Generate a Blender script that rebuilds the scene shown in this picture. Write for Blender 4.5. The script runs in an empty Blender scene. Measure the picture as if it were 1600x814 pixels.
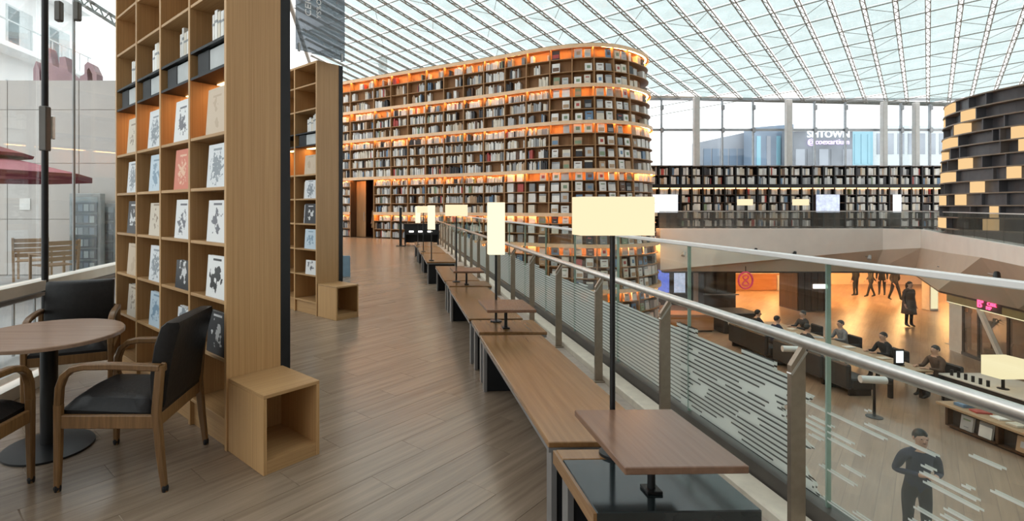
import bpy, bmesh, math, random
from mathutils import Vector, Matrix, noise as mnoise

random.seed(7)
SC = bpy.context.scene
COL = SC.collection
PI = math.pi

# ------------------------------------------------------------------ camera, world, exposure
F, PPX, HZ, CZ = 810.0, 640.0, 325.0, 1.5
cam_d = bpy.data.cameras.new('camera')
cam = bpy.data.objects.new('camera', cam_d)
COL.objects.link(cam)
cam.location = (0, 0, CZ)
cam.rotation_euler = (PI / 2, 0, 0)
cam_d.sensor_width = 36
cam_d.lens = 36 * F / 1600
cam_d.shift_x = (800 - PPX) / 1600
cam_d.shift_y = -(407 - HZ) / 1600
cam_d.clip_end = 500
SC.camera = cam

world = bpy.data.worlds.new('world')
SC.world = world
world.use_nodes = True
wn = world.node_tree.nodes
wn['Background'].inputs[0].default_value = (1.0, 0.985, 0.965, 1)
wn['Background'].inputs[1].default_value = 1.0

SC.view_settings.view_transform = 'Standard'
SC.view_settings.look = 'None'
SC.view_settings.gamma = 1.0
SC.view_settings.use_curve_mapping = False
SC.view_settings.exposure = 1.28

ALPHA = math.atan(18 / F)            # the bench and railing row runs a touch to the left
LOW = -3.3                           # lower hall floor
ROWM = Matrix.Rotation(ALPHA, 4, 'Z')


def PX(px, py, z):
    """point at height z seen at a pixel of the 1600x814 frame (used to measure the place)"""
    k = (CZ - z) / (py - HZ)
    return Vector(((px - PPX) * k, F * k, z))


def PD(px, py, Y):
    return Vector(((px - PPX) * Y / F, Y, CZ - (py - HZ) * Y / F))


# ------------------------------------------------------------------ materials
MATS = {}


def new_mat(name):
    m = bpy.data.materials.new(name)
    m.use_nodes = True
    nt = m.node_tree
    for n in list(nt.nodes):
        nt.nodes.remove(n)
    out = nt.nodes.new('ShaderNodeOutputMaterial')
    MATS[name] = m
    return m, nt, out


def N(nt, t, **kw):
    n = nt.nodes.new(t)
    for k, v in kw.items():
        setattr(n, k, v)
    return n


def pbr(name, col, rough=0.5, metal=0.0, var=0.06, scale=6.0, spec=0.5, bump=0.0, emit=None, es=0.0):
    m, nt, out = new_mat(name)
    b = N(nt, 'ShaderNodeBsdfPrincipled')
    b.inputs['Roughness'].default_value = rough
    b.inputs['Metallic'].default_value = metal
    b.inputs['Specular IOR Level'].default_value = spec
    g = N(nt, 'ShaderNodeNewGeometry')
    no = N(nt, 'ShaderNodeTexNoise')
    no.inputs['Scale'].default_value = scale
    no.inputs['Detail'].default_value = 4
    nt.links.new(g.outputs['Position'], no.inputs['Vector'])
    r = N(nt, 'ShaderNodeValToRGB')
    c0 = [max(0, c * (1 - var * 2)) for c in col]
    c1 = [min(1, c * (1 + var * 2)) for c in col]
    r.color_ramp.elements[0].color = (*c0, 1)
    r.color_ramp.elements[0].position = 0.3
    r.color_ramp.elements[1].color = (*c1, 1)
    r.color_ramp.elements[1].position = 0.7
    nt.links.new(no.outputs['Fac'], r.inputs[0])
    nt.links.new(r.outputs[0], b.inputs['Base Color'])
    if bump:
        bp = N(nt, 'ShaderNodeBump')
        bp.inputs['Strength'].default_value = bump
        bp.inputs['Distance'].default_value = 0.01
        nt.links.new(no.outputs['Fac'], bp.inputs['Height'])
        nt.links.new(bp.outputs[0], b.inputs['Normal'])
    if emit:
        b.inputs['Emission Color'].default_value = (*emit, 1)
        b.inputs['Emission Strength'].default_value = es
    nt.links.new(b.outputs[0], out.inputs[0])
    return m


def wood(name, c0, c1, axis='z', rough=0.45, fine=60.0, long=1.6, spec=0.4, coords='Object', rnd=True, contrast=(0.3, 0.75), bump=0.15, vary=0.10):
    """streaky wood grain running along one local axis"""
    m, nt, out = new_mat(name)
    b = N(nt, 'ShaderNodeBsdfPrincipled')
    b.inputs['Roughness'].default_value = rough
    b.inputs['Specular IOR Level'].default_value = spec
    tc = N(nt, 'ShaderNodeTexCoord')
    mp = N(nt, 'ShaderNodeMapping')
    sc = [fine, fine, fine]
    sc['xyz'.index(axis)] = long
    mp.inputs['Scale'].default_value = sc
    nt.links.new(tc.outputs[coords], mp.inputs['Vector'])
    v = mp.outputs[0]
    oi = N(nt, 'ShaderNodeObjectInfo')
    if rnd:
        ad = N(nt, 'ShaderNodeVectorMath', operation='ADD')
        mu = N(nt, 'ShaderNodeMath', operation='MULTIPLY')
        mu.inputs[1].default_value = 91.0
        nt.links.new(oi.outputs['Random'], mu.inputs[0])
        nt.links.new(v, ad.inputs[0])
        nt.links.new(mu.outputs[0], ad.inputs[1])
        v = ad.outputs[0]
    no = N(nt, 'ShaderNodeTexNoise')
    no.inputs['Scale'].default_value = 1.0
    no.inputs['Detail'].default_value = 5
    no.inputs['Roughness'].default_value = 0.6
    nt.links.new(v, no.inputs['Vector'])
    r = N(nt, 'ShaderNodeValToRGB')
    r.color_ramp.elements[0].color = (*c0, 1)
    r.color_ramp.elements[0].position = contrast[0]
    r.color_ramp.elements[1].color = (*c1, 1)
    r.color_ramp.elements[1].position = contrast[1]
    nt.links.new(no.outputs['Fac'], r.inputs[0])
    col = r.outputs[0]
    if rnd:
        hsv = N(nt, 'ShaderNodeHueSaturation')
        mr = N(nt, 'ShaderNodeMapRange')
        mr.inputs['To Min'].default_value = 1 - vary
        mr.inputs['To Max'].default_value = 1 + vary
        nt.links.new(oi.outputs['Random'], mr.inputs['Value'])
        nt.links.new(mr.outputs[0], hsv.inputs['Value'])
        nt.links.new(col, hsv.inputs['Color'])
        col = hsv.outputs[0]
    nt.links.new(col, b.inputs['Base Color'])
    if bump:
        bp = N(nt, 'ShaderNodeBump')
        bp.inputs['Strength'].default_value = bump
        bp.inputs['Distance'].default_value = 0.004
        nt.links.new(no.outputs['Fac'], bp.inputs['Height'])
        nt.links.new(bp.outputs[0], b.inputs['Normal'])
    nt.links.new(b.outputs[0], out.inputs[0])
    return m


def emis(name, col, s):
    m, nt, out = new_mat(name)
    e = N(nt, 'ShaderNodeEmission')
    e.inputs[0].default_value = (*col, 1)
    e.inputs[1].default_value = s
    nt.links.new(e.outputs[0], out.inputs[0])
    return m


def glass(name, tint, refl=0.06, haze=0.0, hazecol=(0.8, 0.85, 0.85)):
    """thin architectural pane: clear, lightly tinted, with a weak mirror reflection"""
    m, nt, out = new_mat(name)
    t = N(nt, 'ShaderNodeBsdfTransparent')
    t.inputs[0].default_value = (*tint, 1)
    g = N(nt, 'ShaderNodeBsdfGlossy')
    g.inputs['Roughness'].default_value = 0.02
    lw = N(nt, 'ShaderNodeLayerWeight')
    lw.inputs['Blend'].default_value = 0.25
    mr = N(nt, 'ShaderNodeMapRange')
    mr.inputs['To Min'].default_value = refl * 0.5
    mr.inputs['To Max'].default_value = refl * 5
    nt.links.new(lw.outputs['Facing'], mr.inputs['Value'])
    mx = N(nt, 'ShaderNodeMixShader')
    nt.links.new(mr.outputs[0], mx.inputs[0])
    nt.links.new(t.outputs[0], mx.inputs[1])
    nt.links.new(g.outputs[0], mx.inputs[2])
    last = mx.outputs[0]
    if haze:
        d = N(nt, 'ShaderNodeBsdfTranslucent')
        d.inputs[0].default_value = (*hazecol, 1)
        d2 = N(nt, 'ShaderNodeBsdfDiffuse')
        d2.inputs[0].default_value = (*hazecol, 1)
        a = N(nt, 'ShaderNodeMixShader')
        a.inputs[0].default_value = 0.5
        nt.links.new(d.outputs[0], a.inputs[1])
        nt.links.new(d2.outputs[0], a.inputs[2])
        m2 = N(nt, 'ShaderNodeMixShader')
        g2 = N(nt, 'ShaderNodeNewGeometry')
        no = N(nt, 'ShaderNodeTexNoise')
        no.inputs['Scale'].default_value = 1.3
        no.inputs['Detail'].default_value = 5
        nt.links.new(g2.outputs['Position'], no.inputs['Vector'])
        m3 = N(nt, 'ShaderNodeMapRange')
        m3.inputs['From Min'].default_value = 0.3
        m3.inputs['From Max'].default_value = 0.7
        m3.inputs['To Min'].default_value = haze * 0.5
        m3.inputs['To Max'].default_value = min(1, haze * 1.5)
        nt.links.new(no.outputs['Fac'], m3.inputs['Value'])
        nt.links.new(m3.outputs[0], m2.inputs[0])
        nt.links.new(last, m2.inputs[1])
        nt.links.new(a.outputs[0], m2.inputs[2])
        last = m2.outputs[0]
    nt.links.new(last, out.inputs[0])
    return m


def frit_glass(name):
    """balustrade pane: clear glass with a printed band of pale and dark stripes"""
    m, nt, out = new_mat(name)
    L = nt.links.new
    tc = N(nt, 'ShaderNodeTexCoord')
    sx = N(nt, 'ShaderNodeSeparateXYZ')
    L(tc.outputs['Object'], sx.inputs[0])
    v, z = sx.outputs['Y'], sx.outputs['Z']

    def M(op, a, b=None, c=None):
        n = N(nt, 'ShaderNodeMath', operation=op)
        for i, x in enumerate((a, b, c)):
            if x is None:
                continue
            if isinstance(x, (int, float)):
                n.inputs[i].default_value = x
            else:
                L(x, n.inputs[i])
        return n.outputs[0]

    def noise(sv, sz, off=0.0):
        cb = N(nt, 'ShaderNodeCombineXYZ')
        L(M('MULTIPLY', v, sv), cb.inputs[0])
        L(M('MULTIPLY', z, sz), cb.inputs[1])
        cb.inputs[2].default_value = off
        n = N(nt, 'ShaderNodeTexNoise')
        n.inputs['Scale'].default_value = 1
        n.inputs['Detail'].default_value = 2
        L(cb.outputs[0], n.inputs['Vector'])
        return n.outputs['Fac']
    PITCH = 0.028
    fr = M('FRACT', M('DIVIDE', z, PITCH))
    row = M('FLOOR', M('DIVIDE', z, PITCH))
    n1 = noise(2.2, 5.0, 1.3)
    # skyline-like upper edge of the print
    stp = M('MULTIPLY', M('FLOOR', M('MULTIPLY', noise(1.6, 0.0, 4.0), 9.0)), 0.045)
    top = M('ADD', 0.50, stp)
    reg = M('MULTIPLY', M('GREATER_THAN', z, 0.19), M('LESS_THAN', z, top))
    far = M('GREATER_THAN', M('ADD', v, M('MULTIPLY', M('SUBTRACT', n1, 0.5), 0.8)), 2.42)
    band = M('MULTIPLY', reg, far)
    gapm = M('GREATER_THAN', fr, 0.66)
    # dark lines are broken into dashes in the nearer panes
    nr = N(nt, 'ShaderNodeCombineXYZ')
    L(M('MULTIPLY', v, 3.2), nr.inputs[0])
    L(M('MULTIPLY', row, 0.37), nr.inputs[1])
    nn = N(nt, 'ShaderNodeTexNoise')
    nn.inputs['Scale'].default_value = 1
    nn.inputs['Detail'].default_value = 1
    L(nr.outputs[0], nn.inputs['Vector'])
    dash = M('GREATER_THAN', M('ADD', nn.outputs['Fac'], M('MULTIPLY', M('GREATER_THAN', v, 3.45), 0.4)), 0.40)
    dark = M('MULTIPLY', M('MULTIPLY', band, gapm), dash)
    white = M('MULTIPLY', band, M('SUBTRACT', 1.0, dark))
    # sparse pale dashes in the nearest panes
    near = M('MULTIPLY', M('MULTIPLY', reg, M('SUBTRACT', 1.0, far)), M('GREATER_THAN', nn.outputs['Fac'], 0.56))
    near = M('MULTIPLY', near, M('LESS_THAN', fr, 0.3))
    veil = M('MULTIPLY', M('MULTIPLY', reg, M('SUBTRACT', 1.0, far)), 0.05)
    wa = M('MAXIMUM', M('MULTIPLY', white, 0.78), M('MAXIMUM', M('MULTIPLY', near, 0.7), veil))
    t = N(nt, 'ShaderNodeBsdfTransparent')
    t.inputs[0].default_value = (0.93, 0.97, 0.95, 1)
    g = N(nt, 'ShaderNodeBsdfGlossy')
    g.inputs['Roughness'].default_value = 0.02
    lw = N(nt, 'ShaderNodeLayerWeight')
    lw.inputs['Blend'].default_value = 0.2
    mr = N(nt, 'ShaderNodeMapRange')
    mr.inputs['To Min'].default_value = 0.02
    mr.inputs['To Max'].default_value = 0.12
    L(lw.outputs['Facing'], mr.inputs['Value'])
    mx = N(nt, 'ShaderNodeMixShader')
    L(mr.outputs[0], mx.inputs[0])
    L(t.outputs[0], mx.inputs[1])
    L(g.outputs[0], mx.inputs[2])
    dw = N(nt, 'ShaderNodeBsdfDiffuse')
    dw.inputs[0].default_value = (0.78, 0.82, 0.78, 1)
    tw = N(nt, 'ShaderNodeBsdfTranslucent')
    tw.inputs[0].default_value = (0.78, 0.82, 0.78, 1)
    aw = N(nt, 'ShaderNodeMixShader')
    aw.inputs[0].default_value = 0.5
    L(dw.outputs[0], aw.inputs[1])
    L(tw.outputs[0], aw.inputs[2])
    m1 = N(nt, 'ShaderNodeMixShader')
    L(wa, m1.inputs[0])
    L(mx.outputs[0], m1.inputs[1])
    L(aw.outputs[0], m1.inputs[2])
    db = N(nt, 'ShaderNodeBsdfDiffuse')
    db.inputs[0].default_value = (0.03, 0.03, 0.03, 1)
    m2 = N(nt, 'ShaderNodeMixShader')
    L(M('MULTIPLY', dark, M('SUBTRACT', 0.85, M('MULTIPLY', M('GREATER_THAN', v, 3.45), 0.25))), m2.inputs[0])
    L(m1.outputs[0], m2.inputs[1])
    L(db.outputs[0], m2.inputs[2])
    L(m2.outputs[0], out.inputs[0])
    return m


def cover(name, base, ink, thr=0.55, scale=9.0, rough=0.35):
    """printed book cover: plain ground with a dark figure in the middle"""
    m, nt, out = new_mat(name)
    L = nt.links.new
    b = N(nt, 'ShaderNodeBsdfPrincipled')
    b.inputs['Roughness'].default_value = rough
    tc = N(nt, 'ShaderNodeTexCoord')
    oi = N(nt, 'ShaderNodeObjectInfo')
    ad = N(nt, 'ShaderNodeVectorMath', operation='ADD')
    mu = N(nt, 'ShaderNodeMath', operation='MULTIPLY')
    mu.inputs[1].default_value = 37.0
    L(oi.outputs['Random'], mu.inputs[0])
    L(tc.outputs['Object'], ad.inputs[0])
    L(mu.outputs[0], ad.inputs[1])
    no = N(nt, 'ShaderNodeTexNoise')
    no.inputs['Scale'].default_value = scale * 2.2
    no.inputs['Detail'].default_value = 6
    L(ad.outputs[0], no.inputs['Vector'])

    def M(op, p, q=0.0):
        n = N(nt, 'ShaderNodeMath', operation=op)
        for i_, x_ in enumerate((p, q)):
            if isinstance(x_, (int, float)):
                n.inputs[i_].default_value = x_
            else:
                L(x_, n.inputs[i_])
        return n.outputs[0]
    sx = N(nt, 'ShaderNodeSeparateXYZ')
    L(tc.outputs['Object'], sx.inputs[0])
    X_, Z_ = sx.outputs['X'], sx.outputs['Z']
    # picture: a blot inside an oval; title: a short bar near the top edge
    ex = M('DIVIDE', X_, 0.085)
    ez = M('DIVIDE', M('SUBTRACT', Z_, 0.125), 0.095)
    rad = M('ADD', M('MULTIPLY', ex, ex), M('MULTIPLY', ez, ez))
    val = M('SUBTRACT', M('ADD', no.outputs['Fac'], 0.16), M('MULTIPLY', rad, 0.16))
    pic = M('GREATER_THAN', val, thr)
    bar = M('MULTIPLY', M('LESS_THAN', M('ABSOLUTE', X_), 0.06), M('LESS_THAN', M('ABSOLUTE', M('SUBTRACT', Z_, 0.245)), 0.007))
    ink_m = M('MAXIMUM', pic, bar)
    mx = N(nt, 'ShaderNodeMixRGB')
    mx.inputs[1].default_value = (*base, 1)
    mx.inputs[2].default_value = (*ink, 1)
    L(ink_m, mx.inputs[0])
    L(mx.outputs[0], b.inputs['Base Color'])
    L(b.outputs[0], out.inputs[0])
    return m


wood('oak_upright', (0.41, 0.235, 0.098), (0.56, 0.345, 0.16), 'z', 0.45, 120, 1.2)
wood('oak_level', (0.37, 0.21, 0.09), (0.51, 0.315, 0.145), 'x', 0.45, 120, 1.2)
wood('oak_deep', (0.37, 0.21, 0.09), (0.51, 0.315, 0.145), 'y', 0.45, 120, 1.2)
wood('bench_wood', (0.185, 0.093, 0.036), (0.27, 0.15, 0.064), 'y', 0.22, 34, 1.4, 0.5)
wood('table_wood', (0.14, 0.072, 0.043), (0.20, 0.112, 0.07), 'y', 0.22, 34, 1.5, 0.5)
wood('chair_wood', (0.125, 0.063, 0.022), (0.23, 0.12, 0.046), 'z', 0.35, 80, 6)
wood('plank_wood', (0.19, 0.138, 0.095), (0.345, 0.265, 0.195), 'x', 0.24, 26, 1.1, 0.65, contrast=(0.25, 0.8), bump=0.06, vary=0.06)
wood('roundtable_wood', (0.30, 0.19, 0.13), (0.40, 0.27, 0.19), 'x', 0.25, 30, 1.4)
wood('tower_wood', (0.30, 0.16, 0.07), (0.42, 0.24, 0.11), 'z', 0.5, 12, 0.8, rnd=False, bump=0)
pbr('cornice_glow_tone', (0.80, 0.54, 0.33), 0.5, var=0.03)  # paler wood tone standing in for the light strip's glow on the cornice
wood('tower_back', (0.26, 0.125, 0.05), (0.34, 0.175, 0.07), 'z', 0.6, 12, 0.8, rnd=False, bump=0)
wood('dark_wood', (0.05, 0.025, 0.012), (0.10, 0.05, 0.025), 'z', 0.5, 12, 0.8, rnd=False, bump=0)
wood('counter_wood', (0.42, 0.17, 0.06), (0.55, 0.25, 0.10), 'x', 0.4, 12, 0.8, rnd=False, bump=0)
wood('outdoor_wood', (0.36, 0.24, 0.14), (0.5, 0.35, 0.22), 'x', 0.5, 40, 3)
pbr('grout', (0.30, 0.235, 0.175), 0.7)
pbr('black_paint', (0.010, 0.011, 0.013), 0.5, spec=0.3, var=0.1)
pbr('black_gloss', (0.014, 0.02, 0.022), 0.12, spec=0.6, var=0.1)
pbr('black_metal', (0.012, 0.012, 0.013), 0.4, 0.3, var=0.1)
pbr('leather', (0.008, 0.007, 0.007), 0.42, spec=0.3, var=0.15, scale=40, bump=0.15)
pbr('steel', (0.62, 0.60, 0.57), 0.28, 0.9, var=0.04, scale=30)
pbr('bronze_steel', (0.34, 0.28, 0.22), 0.4, 0.75, var=0.04, scale=30)
pbr('edge_steel', (0.30, 0.30, 0.30), 0.4, 0.6, var=0.05)
pbr('white_cap', (0.75, 0.75, 0.74), 0.35, 0.2, var=0.02)
pbr('curb_stone', (0.72, 0.67, 0.56), 0.6, var=0.04, scale=14)
pbr('grey_stone', (0.42, 0.37, 0.32), 0.5, var=0.08, scale=18)
pbr('channel_dark', (0.10, 0.09, 0.08), 0.5, 0.4)
pbr('white_frame', (0.66, 0.64, 0.58), 0.45, var=0.03)
pbr('roof_steel', (0.26, 0.235, 0.20), 0.5, 0.3, var=0.1, scale=20)
pbr('column_grey', (0.55, 0.55, 0.54), 0.5, var=0.03)
pbr('mullion_grey', (0.30, 0.32, 0.34), 0.4, 0.4)
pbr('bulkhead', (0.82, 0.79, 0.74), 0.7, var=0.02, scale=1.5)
pbr('bulkhead_shade', (0.55, 0.47, 0.38), 0.7, var=0.02, scale=1.5)  # darker copy of bulkhead; the raking soffit's shade is put into its colour
pbr('lower_wall', (0.78, 0.52, 0.32), 0.55, var=0.08, scale=0.7)
pbr('shop_dark', (0.045, 0.035, 0.03), 0.45, var=0.1)
pbr('sofa_dark', (0.014, 0.016, 0.018), 0.5, var=0.1)
pbr('paper', (0.72, 0.69, 0.62), 0.7, var=0.03)
pbr('outside_wall', (0.56, 0.53, 0.50), 0.8, var=0.025, scale=0.8)
pbr('outside_ground', (0.42, 0.41, 0.40), 0.8, var=0.05, scale=1.5)
pbr('pale_building', (0.92, 0.92, 0.92), 0.8, var=0.03, scale=0.3)
pbr('balcony_grey', (0.62, 0.66, 0.67), 0.6, var=0.03)
pbr('umbrella_red', (0.42, 0.13, 0.16), 0.7, var=0.05)
pbr('umbrella_dark', (0.20, 0.035, 0.05), 0.7, var=0.05)
pbr('mauve_sign', (0.40, 0.26, 0.28), 0.6, var=0.06, scale=3)
pbr('rear_blocker', (0.40, 0.36, 0.31), 0.7, var=0.03, scale=1.0)  # surface of the added, unseen light-blocking ceiling and back wall
pbr('tower_slate', (0.085, 0.085, 0.095), 0.45, var=0.08, scale=4)
pbr('tower_shelf', (0.22, 0.17, 0.13), 0.5, var=0.05, scale=4)
pbr('city_blue', (0.20, 0.27, 0.36), 0.4, var=0.12, scale=0.25)
pbr('city_grey', (0.34, 0.37, 0.42), 0.5, var=0.10, scale=0.25)
pbr('city_slate', (0.17, 0.19, 0.22), 0.5, var=0.15, scale=0.5)
pbr('city_cyan', (0.28, 0.55, 0.66), 0.4, var=0.06, scale=0.25)
pbr('fascia_gold', (0.30, 0.24, 0.11), 0.5, var=0.05)
pbr('shop_white', (0.68, 0.62, 0.55), 0.6, var=0.03)
pbr('poster_blue', (0.10, 0.13, 0.42), 0.5, var=0.3, scale=5, emit=(0.12, 0.16, 0.55), es=0.5)
pbr('poster_pale', (0.5, 0.56, 0.7), 0.5, var=0.2, scale=5, emit=(0.5, 0.56, 0.75), es=0.35)
pbr('sign_pink', (0.50, 0.07, 0.14), 0.5, var=0.1, emit=(0.8, 0.05, 0.16), es=0.12)
pbr('panel_grey', (0.38, 0.40, 0.40), 0.5, var=0.08)
pbr('blue_grey', (0.16, 0.25, 0.32), 0.5)
pbr('bin_grey', (0.46, 0.48, 0.48), 0.5)
emis('lamp_shade', (1.0, 0.82, 0.52), 0.46)
emis('lamp_shade_bright', (1.0, 0.86, 0.60), 0.52)
emis('led_warm', (1.0, 0.44, 0.13), 28.0)
emis('led_gallery', (1.0, 0.5, 0.2), 3.0)
emis('led_shelf', (1.0, 0.50, 0.18), 4.5)
emis('cube_light', (1.0, 0.66, 0.32), 0.40)
emis('warm_lamp', (1.0, 0.50, 0.19), 60.0)
emis('neon_red', (1.0, 0.06, 0.16), 1.6)
emis('letter_white', (1.0, 1.0, 1.0), 1.2)
emis('letter_violet', (0.85, 0.6, 1.0), 1.0)
emis('screen_white', (0.9, 0.93, 1.0), 0.7)
emis('desk_light', (1.0, 0.97, 0.9), 1.6)
glass('roof_glass', (0.665, 0.735, 0.745), 0.03, 0.25, (0.68, 0.75, 0.75))
glass('edge_glass', (0.45, 0.58, 0.52), 0.08, 0.5, (0.55, 0.66, 0.6))
pbr('letter_print', (0.8, 0.8, 0.8), 0.5)
glass('window_glass', (0.86, 0.90, 0.92), 0.03)
glass('left_glass', (0.88, 0.92, 0.93), 0.05)
glass('gallery_glass', (0.74, 0.75, 0.74), 0.04, 0.12, (0.4, 0.4, 0.38))
glass('shop_glass', (0.85, 0.80, 0.75), 0.05, 0.25, (0.7, 0.55, 0.45))
glass('banner_glass', (0.42, 0.45, 0.48), 0.06, 0.35, (0.33, 0.36, 0.38))
frit_glass('frit_glass')
# books
PAL = [('book_white', (0.74, 0.73, 0.70)), ('book_ivory', (0.66, 0.60, 0.50)), ('book_silver', (0.46, 0.46, 0.46)),
       ('book_grey', (0.25, 0.26, 0.27)), ('book_black', (0.025, 0.025, 0.03)), ('book_tan', (0.42, 0.28, 0.17)),
       ('book_red', (0.40, 0.06, 0.05)), ('book_blue', (0.13, 0.22, 0.34)), ('book_brown', (0.13, 0.07, 0.045)), ('book_green', (0.20, 0.27, 0.17))]
for n_, c_ in PAL:
    pbr(n_, c_, 0.5, var=0.08, scale=3)
PALW = [36, 18, 14, 7, 10, 6, 2, 3, 3, 1]
cover('cover_sketch', (0.72, 0.72, 0.72), (0.12, 0.12, 0.14), 0.60, 11)
cover('cover_photo', (0.66, 0.68, 0.70), (0.22, 0.25, 0.28), 0.54, 16)
cover('cover_black', (0.02, 0.02, 0.024), (0.6, 0.6, 0.6), 0.64, 9)
cover('cover_figure', (0.76, 0.76, 0.75), (0.02, 0.02, 0.02), 0.58, 8)
cover('cover_red', (0.62, 0.17, 0.10), (0.75, 0.45, 0.3), 0.60, 14)
cover('cover_beige', (0.60, 0.52, 0.42), (0.25, 0.18, 0.12), 0.66, 12)
cover('cover_tan', (0.55, 0.43, 0.31), (0.45, 0.33, 0.22), 0.60, 5)
cover('cover_blue', (0.50, 0.60, 0.68), (0.2, 0.3, 0.4), 0.58, 10)


# ------------------------------------------------------------------ mesh builder
class MB:
    def __init__(s):
        s.v, s.f, s.m = [], [], []

    def add(s, vs, fs, mi=0):
        o = len(s.v)
        s.v += [tuple(v) for v in vs]
        s.f += [tuple(i + o for i in f) for f in fs]
        s.m += [mi] * len(fs)
        return s

    BF = [(0, 3, 2, 1), (4, 5, 6, 7), (0, 1, 5, 4), (1, 2, 6, 5), (2, 3, 7, 6), (3, 0, 4, 7)]

    def box(s, x0, x1, y0, y1, z0, z1, mi=0):
        return s.add([(x0, y0, z0), (x1, y0, z0), (x1, y1, z0), (x0, y1, z0), (x0, y0, z1), (x1, y0, z1), (x1, y1, z1), (x0, y1, z1)], MB.BF, mi)

    def hexa(s, vs, mi=0):
        return s.add(vs, MB.BF, mi)

    def bevbox(s, x0, x1, y0, y1, z0, z1, b=0.004, mi=0):
        """box with chamfered vertical and horizontal edges"""
        bm = bmesh.new()
        bmesh.ops.create_cube(bm, size=1)
        for v in bm.verts:
            v.co = Vector(((x0 + x1) / 2 + v.co.x * (x1 - x0), (y0 + y1) / 2 + v.co.y * (y1 - y0), (z0 + z1) / 2 + v.co.z * (z1 - z0)))
        bmesh.ops.bevel(bm, geom=bm.edges[:], offset=b, segments=1, affect='EDGES')
        bm.verts.index_update()
        s.add([v.co for v in bm.verts], [[v.index for v in f.verts] for f in bm.faces], mi)
        bm.free()
        return s

    def bar(s, a, b, w, h, mi=0, up=Vector((0, 0, 1))):
        """rectangular bar from a to b, w sideways and h along up"""
        a, b = Vector(a), Vector(b)
        d = (b - a).normalized()
        if abs(d.dot(up)) > 0.99:
            up = Vector((0, 1, 0))
        x = d.cross(up).normalized()
        y = x.cross(d).normalized()
        x *= w / 2
        y *= h / 2
        return s.add([a - x - y, a + x - y, a + x + y, a - x + y, b - x - y, b + x - y, b + x + y, b - x + y],
                     [(0, 3, 2, 1), (4, 5, 6, 7), (0, 1, 5, 4), (1, 2, 6, 5), (2, 3, 7, 6), (3, 0, 4, 7)], mi)

    def tube(s, pts, r, n=8, mi=0, rect=None, side=None):
        """swept tube (or rectangular section when rect=(w,h)) through points; r may be a list"""
        pts = [Vector(p) for p in pts]
        rings = []
        for i, p in enumerate(pts):
            d = (pts[min(i + 1, len(pts) - 1)] - pts[max(i - 1, 0)]).normalized()
            if side is not None:
                x = Vector(side).normalized()
                y = d.cross(x).normalized()
            else:
                up = Vector((0, 0, 1)) if abs(d.z) < 0.95 else Vector((0, 1, 0))
                x = d.cross(up).normalized()
                y = x.cross(d).normalized()
            rr = r[i] if isinstance(r, (list, tuple)) else r
            if rect:
                w, h = rect[0] / 2 * rr, rect[1] / 2 * rr
                c = min(w, h) * 0.35
                q = [(-w + c, -h), (w - c, -h), (w, -h + c), (w, h - c), (w - c, h), (-w + c, h), (-w, h - c), (-w, -h + c)]
                rings.append([p + x * a + y * b for a, b in q])
            else:
                rings.append([p + x * (rr * math.cos(2 * PI * k / n)) + y * (rr * math.sin(2 * PI * k / n)) for k in range(n)])
        k = len(rings[0])
        vs = [v for rg in rings for v in rg]
        fs = []
        for i in range(len(rings) - 1):
            for j in range(k):
                fs.append((i * k + j, i * k + (j + 1) % k, (i + 1) * k + (j + 1) % k, (i + 1) * k + j))
        fs.append(tuple(range(k - 1, -1, -1)))
        fs.append(tuple((len(rings) - 1) * k + j for j in range(k)))
        return s.add(vs, fs, mi)

    def lathe(s, prof, n=32, c=(0, 0, 0), mi=0):
        """profile [(r,z)...] from bottom to top, capped"""
        vs, fs = [], []
        for r, z in prof:
            for k in range(n):
                a = 2 * PI * k / n
                vs.append((c[0] + r * math.cos(a), c[1] + r * math.sin(a), c[2] + z))
        for i in range(len(prof) - 1):
            for k in range(n):
                fs.append((i * n + k, i * n + (k + 1) % n, (i + 1) * n + (k + 1) % n, (i + 1) * n + k))
        fs.append(tuple(range(n - 1, -1, -1)))
        fs.append(tuple((len(prof) - 1) * n + k for k in range(n)))
        return s.add(vs, fs, mi)

    def prism(s, poly, z0, z1, mi=0):
        n = len(poly)
        return s.add([(p[0], p[1], z0) for p in poly] + [(p[0], p[1], z1) for p in poly],
                     [tuple(range(n - 1, -1, -1)), tuple(range(n, 2 * n))] + [(i, (i + 1) % n, n + (i + 1) % n, n + i) for i in range(n)], mi)

    def ball(s, c, rx, ry, rz, nu=12, nv=8, mi=0, vmin=-PI / 2):
        vs, fs = [], []
        for i in range(nv + 1):
            a = vmin + (PI / 2 - vmin) * i / nv
            for k in range(nu):
                b = 2 * PI * k / nu
                vs.append((c[0] + rx * math.cos(a) * math.cos(b), c[1] + ry * math.cos(a) * math.sin(b), c[2] + rz * math.sin(a)))
        for i in range(nv):
            for k in range(nu):
                fs.append((i * nu + k, i * nu + (k + 1) % nu, (i + 1) * nu + (k + 1) % nu, (i + 1) * nu + k))
        fs.append(tuple(range(nu - 1, -1, -1)))
        return s.add(vs, fs, mi)

    def mesh(s, name, mats, smooth=False):
        me = bpy.data.meshes.new(name)
        me.from_pydata(s.v, [], s.f)
        if not isinstance(mats, (list, tuple)):
            mats = [mats]
        for m in mats:
            me.materials.append(MATS[m])
        if len(mats) > 1:
            me.polygons.foreach_set('material_index', s.m)
        if smooth:
            me.polygons.foreach_set('use_smooth', [True] * len(s.f))
            try:
                me.set_sharp_from_angle(angle=math.radians(40))
            except Exception:
                pass
        me.update()
        return me

    def build(s, name, mats, parent=None, smooth=False):
        return link(name, s.mesh(name, mats, smooth), parent)


def link(name, me, parent=None):
    o = bpy.data.objects.new(name, me)
    COL.objects.link(o)
    if parent is not None:
        o.parent = parent
    return o


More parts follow.
